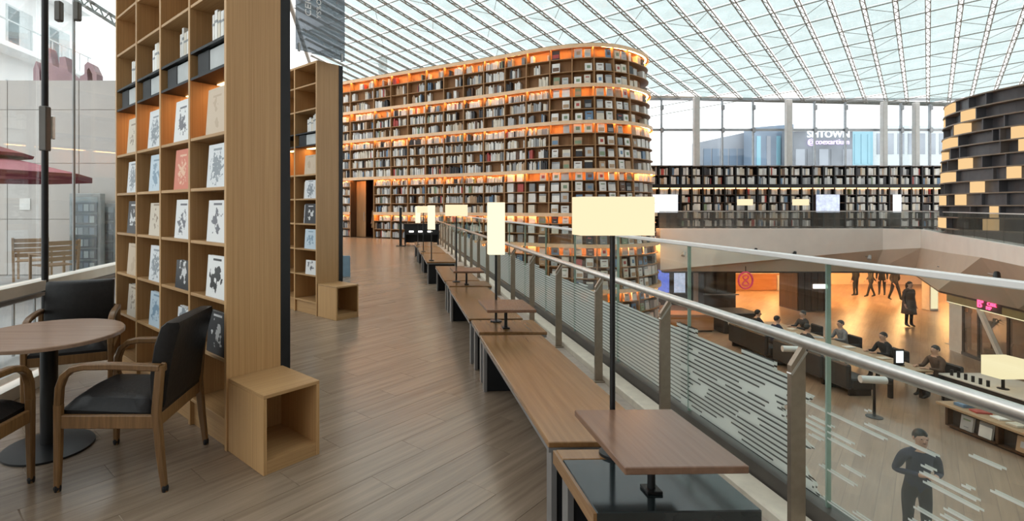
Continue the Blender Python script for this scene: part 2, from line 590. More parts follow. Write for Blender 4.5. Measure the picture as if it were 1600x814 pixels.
def tag(o, label=None, cat=None, group=None, kind=None):
    if label:
        o['label'] = label
    if cat:
        o['category'] = cat
    if group:
        o['group'] = group
    if kind:
        o['kind'] = kind
    return o


def thing(name, label, cat, loc=(0, 0, 0), rz=0.0, group=None):
    o = bpy.data.objects.new(name, None)
    COL.objects.link(o)
    o.location = loc
    o.rotation_euler = (0, 0, rz)
    o.empty_display_size = 0.1
    return tag(o, label, cat, group)


def struct(name, mb, mats, parent=None, smooth=False):
    o = mb.build(name, mats, parent, smooth)
    if parent is None:
        o['kind'] = 'structure'
    return o


def copy_tree(o, parent=None):
    c = o.copy()
    COL.objects.link(c)
    c.parent = parent
    for ch in o.children:
        copy_tree(ch, c)
    return c


def text_mesh(txt, size, depth, mat, name='lettering'):
    cu = bpy.data.curves.new(name, 'FONT')
    cu.body = txt
    cu.size = size
    cu.extrude = depth
    cu.align_x = 'CENTER'
    cu.align_y = 'CENTER'
    cu.resolution_u = 3
    ob = bpy.data.objects.new(name, cu)
    COL.objects.link(ob)
    dg = bpy.context.evaluated_depsgraph_get()
    me = bpy.data.meshes.new_from_object(ob.evaluated_get(dg))
    bpy.data.objects.remove(ob)
    bpy.data.curves.remove(cu)
    me.materials.clear()
    me.materials.append(MATS[mat])
    return me


def row(u, v, z=0.0):
    return ROWM @ Vector((u, v, z))

# ================================================================== STRUCTURE
E1 = Vector((math.sqrt(.5), math.sqrt(.5), 0))      # plank / bookcase-end / roof-rib direction
E2 = Vector((math.sqrt(.5), -math.sqrt(.5), 0))


def lower_floor_mat():
    m, nt, out = new_mat('lower_floor')
    L = nt.links.new
    b = N(nt, 'ShaderNodeBsdfPrincipled')
    b.inputs['Roughness'].default_value = 0.32
    g = N(nt, 'ShaderNodeNewGeometry')
    mp = N(nt, 'ShaderNodeMapping')
    mp.inputs['Rotation'].default_value = (0, 0, math.radians(-45))
    L(g.outputs['Position'], mp.inputs['Vector'])
    br = N(nt, 'ShaderNodeTexBrick')
    br.inputs['Color1'].default_value = (0.25, 0.165, 0.11, 1)
    br.inputs['Color2'].default_value = (0.33, 0.225, 0.15, 1)
    br.inputs['Mortar'].default_value = (0.22, 0.145, 0.095, 1)
    br.inputs['Scale'].default_value = 1.0
    br.inputs['Mortar Size'].default_value = 0.006
    br.inputs['Brick Width'].default_value = 1.2
    br.inputs['Row Height'].default_value = 0.2
    L(mp.outputs[0], br.inputs['Vector'])
    mp2 = N(nt, 'ShaderNodeMapping')
    mp2.inputs['Scale'].default_value = (1.0, 14, 1)
    L(mp.outputs[0], mp2.inputs['Vector'])
    no = N(nt, 'ShaderNodeTexNoise')
    no.inputs['Scale'].default_value = 1.2
    no.inputs['Detail'].default_value = 4
    L(mp2.outputs[0], no.inputs['Vector'])
    mx = N(nt, 'ShaderNodeMixRGB', blend_type='OVERLAY')
    mx.inputs[0].default_value = 0.35
    L(br.outputs['Color'], mx.inputs[1])
    L(no.outputs['Fac'], mx.inputs[2])
    L(mx.outputs[0], b.inputs['Base Color'])
    L(b.outputs[0], out.inputs[0])


lower_floor_mat()


def clip_poly(poly, clip):
    """Sutherland-Hodgman, clip polygon counter-clockwise"""
    out = list(poly)
    n = len(clip)
    for i in range(n):
        a, b = clip[i], clip[(i + 1) % n]
        inp, out = out, []
        if not inp:
            return []

        def inside(p):
            return (b[0] - a[0]) * (p[1] - a[1]) - (b[1] - a[1]) * (p[0] - a[0]) >= 0
        for k in range(len(inp)):
            p, q = inp[k - 1], inp[k]
            ip, iq = inside(p), inside(q)
            if ip != iq:
                d1 = (b[0] - a[0]) * (p[1] - a[1]) - (b[1] - a[1]) * (p[0] - a[0])
                d2 = (b[0] - a[0]) * (q[1] - a[1]) - (b[1] - a[1]) * (q[0] - a[0])
                t = d1 / (d1 - d2)
                out.append((p[0] + (q[0] - p[0]) * t, p[1] + (q[1] - p[1]) * t))
            if iq:
                out.append(q)
    return out


def area(p):
    return 0.5 * sum(p[i - 1][0] * p[i][1] - p[i][0] * p[i - 1][1] for i in range(len(p)))


# ---- upper floor with its planks
GL0, GLS = -2.86, -0.07                  # left glass wall: X = GL0 + GLS * Y
rt = lambda u, v: tuple(row(u, v)[:2])
slab_poly = [rt(1.9, -3.0), rt(1.9, 23.4), (-3.2, 27.2), (-4.9, 28.4), (GL0 - 0.3, -3.0)]
floor = struct('floor', MB().prism(slab_poly, -0.45, -0.003), ['grout'])
plank_poly = [rt(1.27, -2.0), rt(1.27, 23.6), (-3.2, 27.0), (-4.7, 27.9), (GL0 + 0.07, -2.0)]
PW, PLN = 0.2, 1.2
full_plank = MB().box(0.0012, PLN - 0.0012, 0.0012, PW - 0.0012, -0.004, 0).mesh('plank', 'plank_wood')
pieces = []
for j in range(-110, 150):
    off = (j * 0.43) % PLN
    for i in range(-12, 30):
        o = E1 * (i * PLN + off) - E2 * (j * PW)
        q = [o, o + E1 * PLN, o + E1 * PLN - E2 * PW, o - E2 * PW]
        if max(p.y for p in q) < -2 or min(p.y for p in q) > 28.5 or max(p.x for p in q) < -5 or min(p.x for p in q) > 2:
            continue
        c = clip_poly([(p.x, p.y) for p in q], plank_poly)
        if len(c) < 3 or area(c) < 0.004:
            continue
        cx = sum(p[0] for p in c) / len(c)
        cy = sum(p[1] for p in c) / len(c)
        seen = cy > 1.9 and -0.85 < cx / cy < 1.2
        pieces.append(((area(c) / max(cy, 1.0) ** 3) if seen else 0, o, c))
pieces.sort(key=lambda t: -t[0])
rest = MB()
for k, (w, o, c) in enumerate(pieces):
    if k < 300 and w > 0:
        if abs(area(c) - PW * PLN) < 1e-4:
            p = link('plank', full_plank, floor)
            p.location = o
            p.rotation_euler = (0, 0, PI / 4)
        else:
            R = Matrix.Rotation(-PI / 4, 3, 'Z')
            lc = [(R @ (Vector((x, y, 0)) - o)) for x, y in c]
            p = MB().prism([(v.x, v.y) for v in lc], -0.004, 0).build('plank', 'plank_wood', floor)
            p.location = o
            p.rotation_euler = (0, 0, PI / 4)
    else:
        cx = sum(p[0] for p in c) / len(c)
        cy = sum(p[1] for p in c) / len(c)
        cc = [(cx + (x - cx) * 0.99, cy + (y - cy) * 0.99) for x, y in c]
        R = Matrix.Rotation(-PI / 4, 3, 'Z')
        # local frame along the plank so that the grain follows it
        rest.prism([tuple((R @ Vector((x, y, 0)))[:2]) for x, y in cc], -0.004, 0)
pf = rest.build('plank_field', 'plank_wood', floor)
pf.rotation_euler = (0, 0, PI / 4)
pf['kind'] = 'stuff'

# ---- stone strip, curb under the glass, slab edge
stone = struct('trim_1', MB().box(1.27, 1.72, -2, 23.5, -0.008, 0.045), ['grey_stone'])
stone.matrix_world = ROWM
curb = struct('trim_2', MB().bevbox(1.722, 1.862, -2, 23.5, -0.008, 0.10, 0.008), ['curb_stone'])
curb.matrix_world = ROWM
edge = struct('trim_3', MB().box(1.866, 1.96, -2, 23.5, -0.6, 0.17), ['channel_dark'])
edge.matrix_world = ROWM

# ---- lower hall floor
lf = struct('floor_lower', MB().box(-3, 40, -6, 34, LOW - 0.3, LOW), ['lower_floor'])
struct('wall_under_gallery', MB().box(1.0, 1.3, -3, 23.0, LOW, -0.45), ['lower_wall']).matrix_world = ROWM


# ---- roof: steel ribs, purlins and glass panes on a gently falling surface
def roofz(X, Y):
    z = 7.62 - 0.023 * (X - 12.8) - 0.107 * (Y - 28)
    if X < 12.8:
        z += 0.0048 * (12.8 - X) ** 2
    return z


def in_roof(X, Y):
    if Y < (6.0 if X < 2.0 else -3.9) or X < -3.6 - 0.07 * Y or X > 33:
        return False
    return Y < (28.6 if X > 10.5 else 38)


def st(s, t):
    p = E1 * s + E2 * t
    return p.x, p.y


RT, RS = 0.80, 1.75
# the rim of the roof is the ceiling mesh; ribs, purlins and panes are its parts
rim = MB()
rim_pts = [(-4.0, 6.0), (2.0, 6.0), (2.0, -4.0), (33, -4.0), (33, 28.6), (10.5, 28.6), (10.5, 38), (-6.2, 38), (-4.0, 6.0)]
for a, b in zip(rim_pts[:-1], rim_pts[1:]):
    n = max(2, int(math.hypot(b[0] - a[0], b[1] - a[1]) / 2))
    pts = []
    for i in range(n + 1):
        x = a[0] + (b[0] - a[0]) * i / n
        y = a[1] + (b[1] - a[1]) * i / n
        pts.append((x, y, roofz(x, y) + 0.05))
    rim.tube(pts, 1, rect=(0.16, 0.22))
ceiling = struct('ceiling', rim, ['roof_steel'])
tk = range(int(-31 / RT), int(27 / RT) + 1)
for k in tk:
    t = k * RT
    run = []
    s = -2.1
    runs = []
    while s < 48:
        X, Y = st(s, t)
        if in_roof(X, Y):
            run.append(Vector((X, Y, roofz(X, Y) - 0.04)))
        elif run:
            runs.append(run)
            run = []
        s += 0.35
    if run:
        runs.append(run)
    runs = [r_ for r_ in runs if len(r_) > 3]
    if not runs:
        continue
    mb = MB()
    for r_ in runs:
        ch = r_[::4] + ([r_[-1]] if (len(r_) - 1) % 4 else [])
        for sgn in (-1, 1):
            mb.tube([p + E2 * (0.062 * sgn) for p in ch], 1, rect=(0.026, 0.05))
        for i, p in enumerate(r_[:-1]):
            sg = 1 if i % 2 else -1
            mb.bar(p + E2 * (0.06 * sg), r_[i + 1] - E2 * (0.06 * sg), 0.016, 0.02)
    mb.build('rib', 'roof_steel', ceiling)
for k in range(-1, 28):
    s = k * RS
    pts = []
    for kk in tk:
        X, Y = st(s, kk * RT)
        if in_roof(X, Y):
            pts.append(Vector((X, Y, roofz(X, Y) + 0.02)))
    if len(pts) > 2:
        MB().tube(pts, 1, rect=(0.022, 0.035)).build('purlin', 'roof_steel', ceiling)
        # diagonal stay under every other bay
        mb = MB()
        for i in range(k % 4, len(pts) - 2, 4):
            q0, q1 = pts[i], pts[i + 2]
            if (q1 - q0).length < 2.2:
                mid = (q0 + q1) / 2 + E1 * (RS * 0.5)
                mid.z = roofz(mid.x, mid.y) - 0.05
                mb.bar(q0, mid, 0.014, 0.014)
                mb.bar(mid, q1, 0.014, 0.014)
        if mb.v:
            mb.build('stay', 'roof_steel', ceiling)
panes = []
for k in tk:
    for i in range(-1, 28):
        c = [st(i * RS + .03, k * RT + .06), st((i + 1) * RS - .03, k * RT + .06), st((i + 1) * RS - .03, (k + 1) * RT - .06), st(i * RS + .03, (k + 1) * RT - .06)]
        if not all(in_roof(x, y) for x, y in c):
            continue
        q = [Vector((x, y, roofz(x, y) + 0.07)) for x, y in c]
        pc = (q[0] + q[2]) / 2
        px = PPX + F * pc.x / pc.y
        py = HZ - F * (pc.z - CZ) / pc.y
        w = 1 / pc.y ** 2 if (440 < px < 1620 and -40 < py < 200) else 0
        panes.append((w, q))
panes.sort(key=lambda t: -t[0])
restp = MB()
for k, (w, q) in enumerate(panes):
    vs = q + [v + Vector((0, 0, 0.02)) for v in q]
    if k < 300 and w > 0:
        MB().hexa(vs).build('pane', 'roof_glass', ceiling)
    else:
        restp.hexa(vs)
restp.build('pane_field', 'roof_glass', ceiling)['kind'] = 'stuff'
# pale mast behind the tower that carries the roof
mast = struct('column_mast', MB().lathe([(0.26, LOW), (0.26, 10.5)], 16, (PD(598, 100, 31).x, 31, 0)), ['column_grey'], smooth=True)

# ---- far window wall above the gallery shelves
WY = 28.3
wz0, wz1 = 3.85, 7.55
wxs = [PD(px, 200, WY).x for px in (985, 1033, 1088, 1128, 1176, 1232, 1272, 1320, 1381, 1407, 1431, 1452, 1500, 1560, 1620)]
tz = [PD(0, 260, WY).z, PD(0, 203, WY).z, PD(0, 155, WY).z]
w1 = MB()
for z in tz:
    w1.box(wxs[0], wxs[-1], WY - 0.05, WY + 0.05, z - 0.06, z + 0.06)
win = struct('window_1', w1, ['mullion_grey'])
for x in wxs:
    mul = MB().box(x - 0.03, x + 0.03, WY - 0.08, WY + 0.04, tz[0], roofz(x, WY) - 0.05).build('mullion', 'mullion_grey', win)
    for z in (tz[1], tz[2] - .45):
        MB().bevbox(x - 0.09, x + 0.09, WY - 0.14, WY - 0.09, z - 0.16, z + 0.12, 0.03).build('spider_clamp', 'mullion_grey', mul)
for a, b in zip(wxs[:-1], wxs[1:]):
    for z0, z1 in zip(tz[:-1], tz[1:]):
        MB().box(a + 0.04, b - 0.04, WY - 0.012, WY + 0.012, z0 + 0.07, z1 - 0.07).build('pane', 'window_glass', win)
for px in (1088, 1232, 1381, 1431):
    x = PD(px, 0, WY - 0.3).x
    wd = 0.15 if px < 1300 else 0.13
    struct('column_window', MB().bevbox(x - wd, x + wd, WY - 0.42, WY - 0.18, 0.0, roofz(x, WY) - 0.06, 0.03), ['column_grey'])

# ---- gallery across the hall: bulkhead, slab, soffit
# plan of the parapet face and of the foot of the raking soffit behind it
BK = [(11.12, 23.0), (21.0, 23.0), (21.75, 22.05), (18.6, 17.9), (16.2, 14.7), (12.6, 9.9)]
BL = [(11.5, 23.35), (20.9, 23.35), (21.9, 22.5), (18.35, 18.0), (17.25, 14.7), (14.9, 9.2)]
BZM = [-1.25, -0.35, -0.2, -0.05, 0.1, 0.2]
BT, BB = 0.59, -1.36


def offs(poly, d):
    """offset an open polyline sideways by d"""
    out = []
    for i, p in enumerate(poly):
        a = Vector(poly[max(i - 1, 0)])
        b = Vector(poly[min(i + 1, len(poly) - 1)])
        c = Vector(p)
        n = Vector((0, 0))
        for q0, q1 in ((a, c), (c, b)):
            if (q1 - q0).length > 1e-6:
                t = (q1 - q0).normalized()
                n += Vector((-t.y, t.x))
        n.normalize()
        out.append((c + n * d)[:])
    return out


def ribbon(mb, poly, z0, z1, d, inset0=0.0, mi=0):
    """vertical band along a polyline with thickness d behind it, bottom edge set back by inset0"""
    fr1 = poly
    fr0 = offs(poly, inset0) if inset0 else poly
    bk = offs(poly, d)
    for i in range(len(poly) - 1):
        vs = [(*fr0[i], z0), (*fr0[i + 1], z0), (*bk[i + 1], z0), (*bk[i], z0), (*fr1[i], z1), (*fr1[i + 1], z1), (*bk[i + 1], z1), (*bk[i], z1)]
        mb.hexa(vs, mi)
    return mb


par, rak = MB(), MB()
bk4 = offs(BK, 0.4)
bl9 = offs(BL, 0.5)
for i in range(len(BK) - 1):
    j = i + 1
    par.hexa([(*BK[i], BZM[i]), (*BK[j], BZM[j]), (*bk4[j], BZM[j]), (*bk4[i], BZM[i]), (*BK[i], BT), (*BK[j], BT), (*bk4[j], BT), (*bk4[i], BT)])
    rak.hexa([(*BL[i], BB), (*BL[j], BB), (*bl9[j], BB), (*bl9[i], BB), (*BK[i], BZM[i]), (*BK[j], BZM[j]), (*bk4[j], BZM[j]), (*bk4[i], BZM[i])])
struct('wall_gallery_parapet', par, ['bulkhead'])
struct('wall_gallery_bulkhead', rak, ['bulkhead_shade'])
struct('trim_4', ribbon(MB(), offs(BL, 0.03), BB - 0.07, BB, 0.3), ['shop_dark'])
gal = MB()
gal.prism([(11.6, 23.42), (36, 23.42), (36, 31), (11.6, 31)], -0.3, 0.0)
gal.prism([(13.0, 9.6), (36, 9.6), (36, 23.4), (22.2, 22.4)], -0.04, 0.0)
struct('floor_gallery', gal, ['bulkhead_shade'])
so = MB()
so.prism([(11.8, 23.9), (36, 23.9), (36, 33), (11.8, 33)], BB, BB + 0.1)
so.prism([(15.6, 9.4), (36, 9.4), (36, 23.9), (22.6, 22.6), (18.95, 17.9), (17.8, 14.7)], BB, BB + 0.1)
struct('ceiling_lower', so, ['bulkhead'])
# unseen ceiling and back wall, added to shut out skylight and darken the foreground
struct('blocker_ceiling', MB().box(-4.6, 2.0, -4.3, 6.2, 11.2, 11.4), ['rear_blocker'])
struct('blocker_wall', MB().box(-3.2, 36, -4.3, -4.0, LOW, 11.2), ['rear_blocker'])
struct('wall_shops', MB().box(8.6, 36, 32.6, 32.9, LOW, BB), ['lower_wall'])

# ---- glass front on the left
glw = lambda Y: GL0 + GLS * Y


def glp(Y, z, d=0.0):
    return Vector((glw(Y) + d, Y, z))


w2 = MB()
w2.bar(glp(-1, 0.05), glp(26, 0.05), 0.12, 0.10)
window2 = struct('window_2', w2, ['white_frame'])
MB().bar(glp(-1, 0.845), glp(26, 0.845), 0.16, 0.085).build('transom', 'white_frame', window2)
MB().bar(glp(-1, 0.775, 0.05), glp(26, 0.775, 0.05), 0.05, 0.03).build('transom_lip', 'edge_steel', window2)
joints = [-1.0, 1.0, 2.2, 3.3, 4.42, 4.95, 6.2, 7.8, 9.6, 11.6, 14, 17, 20, 23, 26]
for a, b in zip(joints[:-1], joints[1:]):
    MB().bar(glp(a + .01, 3.4), glp(b - .01, 3.4), 0.016, 5.0).build('pane', 'left_glass', window2)
    MB().bar(glp(a + .01, 0.44), glp(b - .01, 0.44), 0.016, 0.6).build('pane', 'left_glass', window2)
for Y in (2.2, 4.95, 6.2, 7.8):
    MB().bar(glp(Y, 0.9), glp(Y, 5.9), 0.012, 0.03).build('glass_joint', 'edge_steel', window2)
# dark mullion with its clamp plates
mull = MB().tube([glp(4.42, 0.0, 0.06), glp(4.42, 6.0, 0.06)], 0.026, 12).build('mullion', 'black_metal', window2, True)
zc = CZ + (325 - 201) * 4.42 / F
MB().bevbox(-0.034, 0.034, -0.034, 0.034, -0.19, 0.19, 0.008).build('clamp', 'channel_dark', mull).location = glp(4.42, zc, 0.06)
MB().bevbox(-0.03, 0.03, -0.02, 0.02, -0.1, 0.1, 0.006).build('clamp', 'steel', mull).location = glp(4.50, zc + .02, 0.06)
for px in (87, 116):
    Yp = 1.0
    r = (px - PPX) / F
    Yp = GL0 / (r - GLS)
    zt = CZ + (325 - 18) * Yp / F
    MB().bevbox(-0.03, 0.03, -0.03, 0.03, -0.09, 0.09, 0.01).build('glass_patch', 'channel_dark', window2).location = glp(Yp, zt, 0.03)
# raking roof truss seen through the glass top
a = PD(105, -8, 6.2)
b = PD(200, 52, 6.9)
mb = MB()
d = (b - a)
up = Vector((0, 0, 0.10))
mb.bar(a, b, 0.03, 0.03)
mb.bar(a + up, b + up, 0.03, 0.03)
for i in range(12):
    p0 = a + d * (i / 12)
    p1 = a + d * ((i + 1) / 12)
    mb.bar(p0, p1 + up, 0.014, 0.014) if i % 2 else mb.bar(p0 + up, p1, 0.014, 0.014)
struct('trim_5', mb, ['roof_steel'])

# ================================================================== THE TALL CURVED BOOK TOWER
TT = 8.05
ORD = ['zeroth', 'first', 'second', 'third', 'fourth', 'fifth', 'sixth', 'seventh', 'eighth', 'ninth', 'tenth', 'eleventh', 'twelfth',
       'thirteenth', 'fourteenth', 'fifteenth', 'sixteenth', 'seventeenth', 'eighteenth', 'nineteenth', 'twentieth', 'twenty-first',
       'twenty-second', 'twenty-third', 'twenty-fourth', 'twenty-fifth', 'twenty-sixth']
meas = [(545, 127), (620, 114), (700, 101), (780, 88), (830, 78.5), (880, 71.5), (920, 68.5), (950, 69), (980, 74), (1000, 81)]
cp = []
for px, py in meas:
    k = (TT - CZ) / (HZ - py)
    cp.append(Vector(((px - PPX) * k, F * k)))
d0 = (cp[2] - cp[0]).normalized()
cp = [cp[0] - d0 * 6, cp[0] - d0 * 3] + cp
# round the far end back on a tight circle
hd = (cp[-1] - cp[-2]).normalized()
ang = math.atan2(hd.y, hd.x)
R_END = 2.45
cen = cp[-1] + Vector((-math.sin(ang), math.cos(ang))) * R_END
for i in range(1, 9):
    a = ang + i * math.radians(16)
    cp.append(cen + Vector((math.sin(a), -math.cos(a))) * R_END)
for i in range(1, 4):
    cp.append(cp[-1] + Vector((math.cos(ang + 8 * math.radians(16)), math.sin(ang + 8 * math.radians(16)))) * 1.2)


def catmull(pts, n=8):
    out = []
    P = [pts[0] * 2 - pts[1]] + list(pts) + [pts[-1] * 2 - pts[-2]]
    for i in range(1, len(P) - 2):
        p0, p1, p2, p3 = P[i - 1:i + 3]
        for k in range(n):
            t = k / n
            out.append(0.5 * ((2 * p1) + (p2 - p0) * t + (2 * p0 - 5 * p1 + 4 * p2 - p3) * t * t + (3 * p1 - p0 - 3 * p2 + p3) * t ** 3))
    out.append(pts[-1])
    return out


CV = catmull(cp)
for _ in range(6):
    CV = [CV[0]] + [(CV[i - 1] + CV[i] * 2 + CV[i + 1]) / 4 for i in range(1, len(CV) - 1)] + [CV[-1]]
CS = [0.0]
for a, b in zip(CV[:-1], CV[1:]):
    CS.append(CS[-1] + (b - a).length)


def cbase(s):
    s = min(max(s, 0.0), CS[-1] - 1e-4)
    lo, hi = 0, len(CS) - 1
    while hi - lo > 1:
        m = (lo + hi) // 2
        if CS[m] <= s:
            lo = m
        else:
            hi = m
    t = (s - CS[lo]) / (CS[hi] - CS[lo])
    p = CV[lo].lerp(CV[hi], t)
    q0 = CV[max(lo - 1, 0)]
    q1 = CV[min(hi + 1, len(CV) - 1)]
    tg = (CV[lo] - q0).normalized() * (1 - t) + (q1 - CV[hi]).normalized() * t if lo > 0 else (CV[hi] - CV[lo])
    tg.normalize()
    return p, Vector((tg.y, -tg.x)), tg


S_LEAN0 = 12.5


def tpos(s, z, d=0.0):
    p, n, t = cbase(s)
    w = min(max((s - S_LEAN0) / 6.0, 0), 1)
    w = w * w * (3 - 2 * w)
    q = p + n * (d + 0.05 * w * (TT - z))
    return Vector((q.x, q.y, z))


def s_of_px(px):
    best, bs = 1e9, 0
    s = 4.0
    while s < CS[-1] * 0.8:
        p, n, t = cbase(s)
        e = abs(PPX + F * p.x / p.y - px)
        if n.y < 0.25 and e < best:
            best, bs = e, s
        s += 0.02
    return bs


bay_px = [547.5, 584, 610.5, 637, 665, 693.5, 724, 755.5, 789, 823, 859.5, 894, 928, 958, 981, 996]
BAY = [s_of_px(p) for p in bay_px]
BAY = [BAY[0] - 3.3, BAY[0] - 2.2, BAY[0] - 1.1] + BAY + [BAY[-1] + 0.95 * k for k in range(1, 5)]
DOORBAY = 3
S0, S1 = BAY[0], BAY[-1]
BANDS = [8.05, 6.45, 4.98, 3.05, 1.29, 0.06, -1.70, -3.12]
NROW = [3, 3, 4, 4, 3, 4, 3]
ROWS = []
for i, n in enumerate(NROW):
    for k in range(n):
        h = (BANDS[i] - BANDS[i + 1]) / n
        ROWS.append((BANDS[i + 1] + h * (n - 1 - k), BANDS[i + 1] + h * (n - k), i, k))

tower = thing('book_tower', 'giant curved wall of lit wooden bookshelves rising behind the walkway', 'bookshelf', tuple(tpos(10, LOW)))
TLOC = tower.location.copy()
TINV = Matrix.Translation(-TLOC)


def sweep(mb, s0, s1, z0, z1, d0, d1, mi=0, step=0.42):
    n = max(1, int(math.ceil((s1 - s0) / step)))
    vs = []
    for i in range(n + 1):
        s = s0 + (s1 - s0) * i / n
        vs += [tpos(s, z0, d0), tpos(s, z0, d1), tpos(s, z1, d1), tpos(s, z1, d0)]
    fs = []
    for i in range(n):
        a, b = i * 4, i * 4 + 4
        for j in range(4):
            fs.append((a + j, a + (j + 1) % 4, b + (j + 1) % 4, b + j))
    fs += [(3, 2, 1, 0), (n * 4, n * 4 + 1, n * 4 + 2, n * 4 + 3)]
    return mb.add([v - TLOC for v in vs], fs, mi)


S_FLOOR = next(x * 0.05 for x in range(100, 600) if cbase(x * 0.05)[0].x > 1.95)


def spans(z):
    """stretches of the tower face at height z, leaving the doorway free"""
    if -0.1 < z < 0.2:
        return [(S_FLOOR, S1)]      # the walkway floor meets the tower here
    if 0.0 < z < 2.99:
        return [(S0, BAY[DOORBAY]), (BAY[DOORBAY + 1], S1)]
    return [(S0, S1)]


bk = MB()
sweep(bk, S0, BAY[DOORBAY], LOW, TT, -0.40, -0.34)
sweep(bk, BAY[DOORBAY], BAY[DOORBAY + 1], 3.0, TT, -0.40, -0.34)
sweep(bk, BAY[DOORBAY], BAY[DOORBAY + 1], LOW, -0.02, -0.40, -0.34)
sweep(bk, BAY[DOORBAY + 1], S1, LOW, TT, -0.40, -0.34)
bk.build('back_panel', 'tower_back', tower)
plinth = MB()
sweep(plinth, S0, S1, LOW, -3.12, -0.36, 0.01)
plinth.build('plinth', 'tower_wood', tower)
for i, z in enumerate(BANDS[:-1]):
    mb, le, lp = MB(), MB(), MB()
    for a, b in spans(z):
        sweep(mb, a, b, z - 0.085, z + 0.01, -0.36, 0.05)
        sweep(le, a, b, z - 0.0875, z - 0.0855, -0.10, -0.04)
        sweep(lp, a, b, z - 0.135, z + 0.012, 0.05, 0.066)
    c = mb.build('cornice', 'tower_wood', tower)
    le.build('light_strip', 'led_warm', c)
    lp.build('cornice_lip', 'cornice_glow_tone', c)
for z0, z1, bi, k in ROWS:
    if k == NROW[bi] - 1:
        continue
    mb = MB()
    for a, b in spans(z0):
        sweep(mb, a, b, z0 - 0.03, z0, -0.34, 0.0)
    mb.build('shelf', 'tower_wood', tower)
for b, s in enumerate(BAY):
    mb = MB()
    sweep(mb, s - 0.02, s + 0.02, LOW + 0.15, TT - 0.09, -0.34, 0.015, step=1)
    mb.build('upright', 'tower_wood', tower)
cap = MB()
sweep(cap, S0, S1, TT + 0.01, TT + 0.05, -0.5, 0.0)
cap.build('top_cap', 'tower_wood', tower)

# doorway in the tower
dp, dn, dt = cbase((BAY[DOORBAY] + BAY[DOORBAY + 1]) / 2)
dw = (BAY[DOORBAY + 1] - BAY[DOORBAY]) / 2 - 0.03
door = MB()
door.box(-dw - 0.05, -dw, -1.8, 0.0, 0, 3.0, 0)
door.box(dw, dw + 0.05, -1.8, 0.0, 0, 3.0, 0)
door.box(-dw, dw, -1.85, -1.8, 0, 3.0, 0)
door.box(-dw - 0.05, dw + 0.05, -1.8, 0.0, 3.0, 3.04, 0)
do = struct('door_1', door, ['dark_wood'])
do.location = (dp.x, dp.y, 0.0)
do.rotation_euler = (0, 0, math.atan2(dt.y, dt.x) + PI)
fl = MB().box(-dw, dw, -1.8, 0.02, -0.06, 0.0).build('door_sill', 'dark_wood', do)
lf_ = MB().bevbox(dw - 0.62, dw - 0.01, -0.5, -0.455, 0.01, 2.9, 0.005).build('door_leaf', 'tower_wood', do)
MB().tube([(dw - 0.56, -0.43, 0.8), (dw - 0.56, -0.40, 0.85), (dw - 0.56, -0.40, 1.25), (dw - 0.56, -0.43, 1.3)], 0.014, 6).build('door_handle', 'steel', lf_)

# books on the tower
PALN = [p[0] for p in PAL]
COLW = {'book_white': 'white', 'book_ivory': 'ivory', 'book_silver': 'light grey', 'book_grey': 'dark grey', 'book_black': 'black', 'book_tan': 'tan',
        'book_red': 'red', 'book_blue': 'blue', 'book_brown': 'brown', 'book_green': 'green'}
stuff = MB()
cands = []
rb = random.Random(11)


def spine_book(mb, s, th, z, h, dd, mi, lean=0.0):
    vs = [tpos(s, z, -0.30) - TLOC, tpos(s, z, dd) - TLOC, tpos(s + th, z, dd) - TLOC, tpos(s + th, z, -0.30) - TLOC,
          tpos(s + lean, z + h, -0.30) - TLOC, tpos(s + lean, z + h, dd) - TLOC, tpos(s + th + lean, z + h, dd) - TLOC, tpos(s + th + lean, z + h, -0.30) - TLOC]
    mb.hexa(vs, mi)


last_face_bay = len(BAY) - 5
for ri, (z0, z1, bi, k) in enumerate(ROWS):
    top = z1 - (0.11 if k == 0 else 0.03)
    for b in range(2, last_face_bay):
        if b == DOORBAY and 0 < z0 + 0.05 < 2.95:
            continue
        if z0 < -0.5 and BAY[b] < BAY[6]:
            continue
        a0, a1 = BAY[b] + 0.04, BAY[b + 1] - 0.04
        clear = top - z0
        facing = b >= 13 or (b >= 11 and ri > 9)
        if facing:
            n = max(1, int(round((a1 - a0) / 0.38)))
            step = (a1 - a0) / n
            for j in range(n):
                if rb.random() < (0.28 if ri < 3 else 0.06):
                    continue
                sc = a0 + (j + 0.5) * step + rb.uniform(-.03, .03)
                w = rb.choice((0.24, 0.27, 0.30))
                h = min(clear * 0.92, rb.choice((0.30, 0.34, 0.37)))
                mi = rb.choices(range(10), PALW)[0]
                p = tpos(sc, z0, -0.10)
                cands.append((p.y, sc, z0, w, h, mi, ri, b, j, n))
        else:
            s = a0 + rb.uniform(0, 0.1)
            fill = (0.45, 0.5, 0.5)[min(ri, 2)] if ri < 3 else (0.8 if ri < 6 else 0.95)
            while s < a1 - 0.05:
                if rb.random() > fill:
                    s += rb.uniform(0.08, 0.3)
                    continue
                nb = rb.randint(2, 5)
                mi = rb.choices(range(10), PALW)[0]
                for _ in range(nb):
                    th = rb.uniform(0.035, 0.075)
                    if s + th > a1:
                        break
                    if rb.random() < 0.45:
                        mi = rb.choices(range(10), PALW)[0]
                    spine_book(stuff, s, th - 0.006, z0, clear * rb.uniform(0.58, 0.86), -0.06 + rb.uniform(-.03, .02), mi)
                    s += th
                if rb.random() < 0.15:
                    s += rb.uniform(0.03, 0.12)
# the ones that show largest stand as single books, the rest join the mass
cands.sort(key=lambda c: c[0])
FB = {}


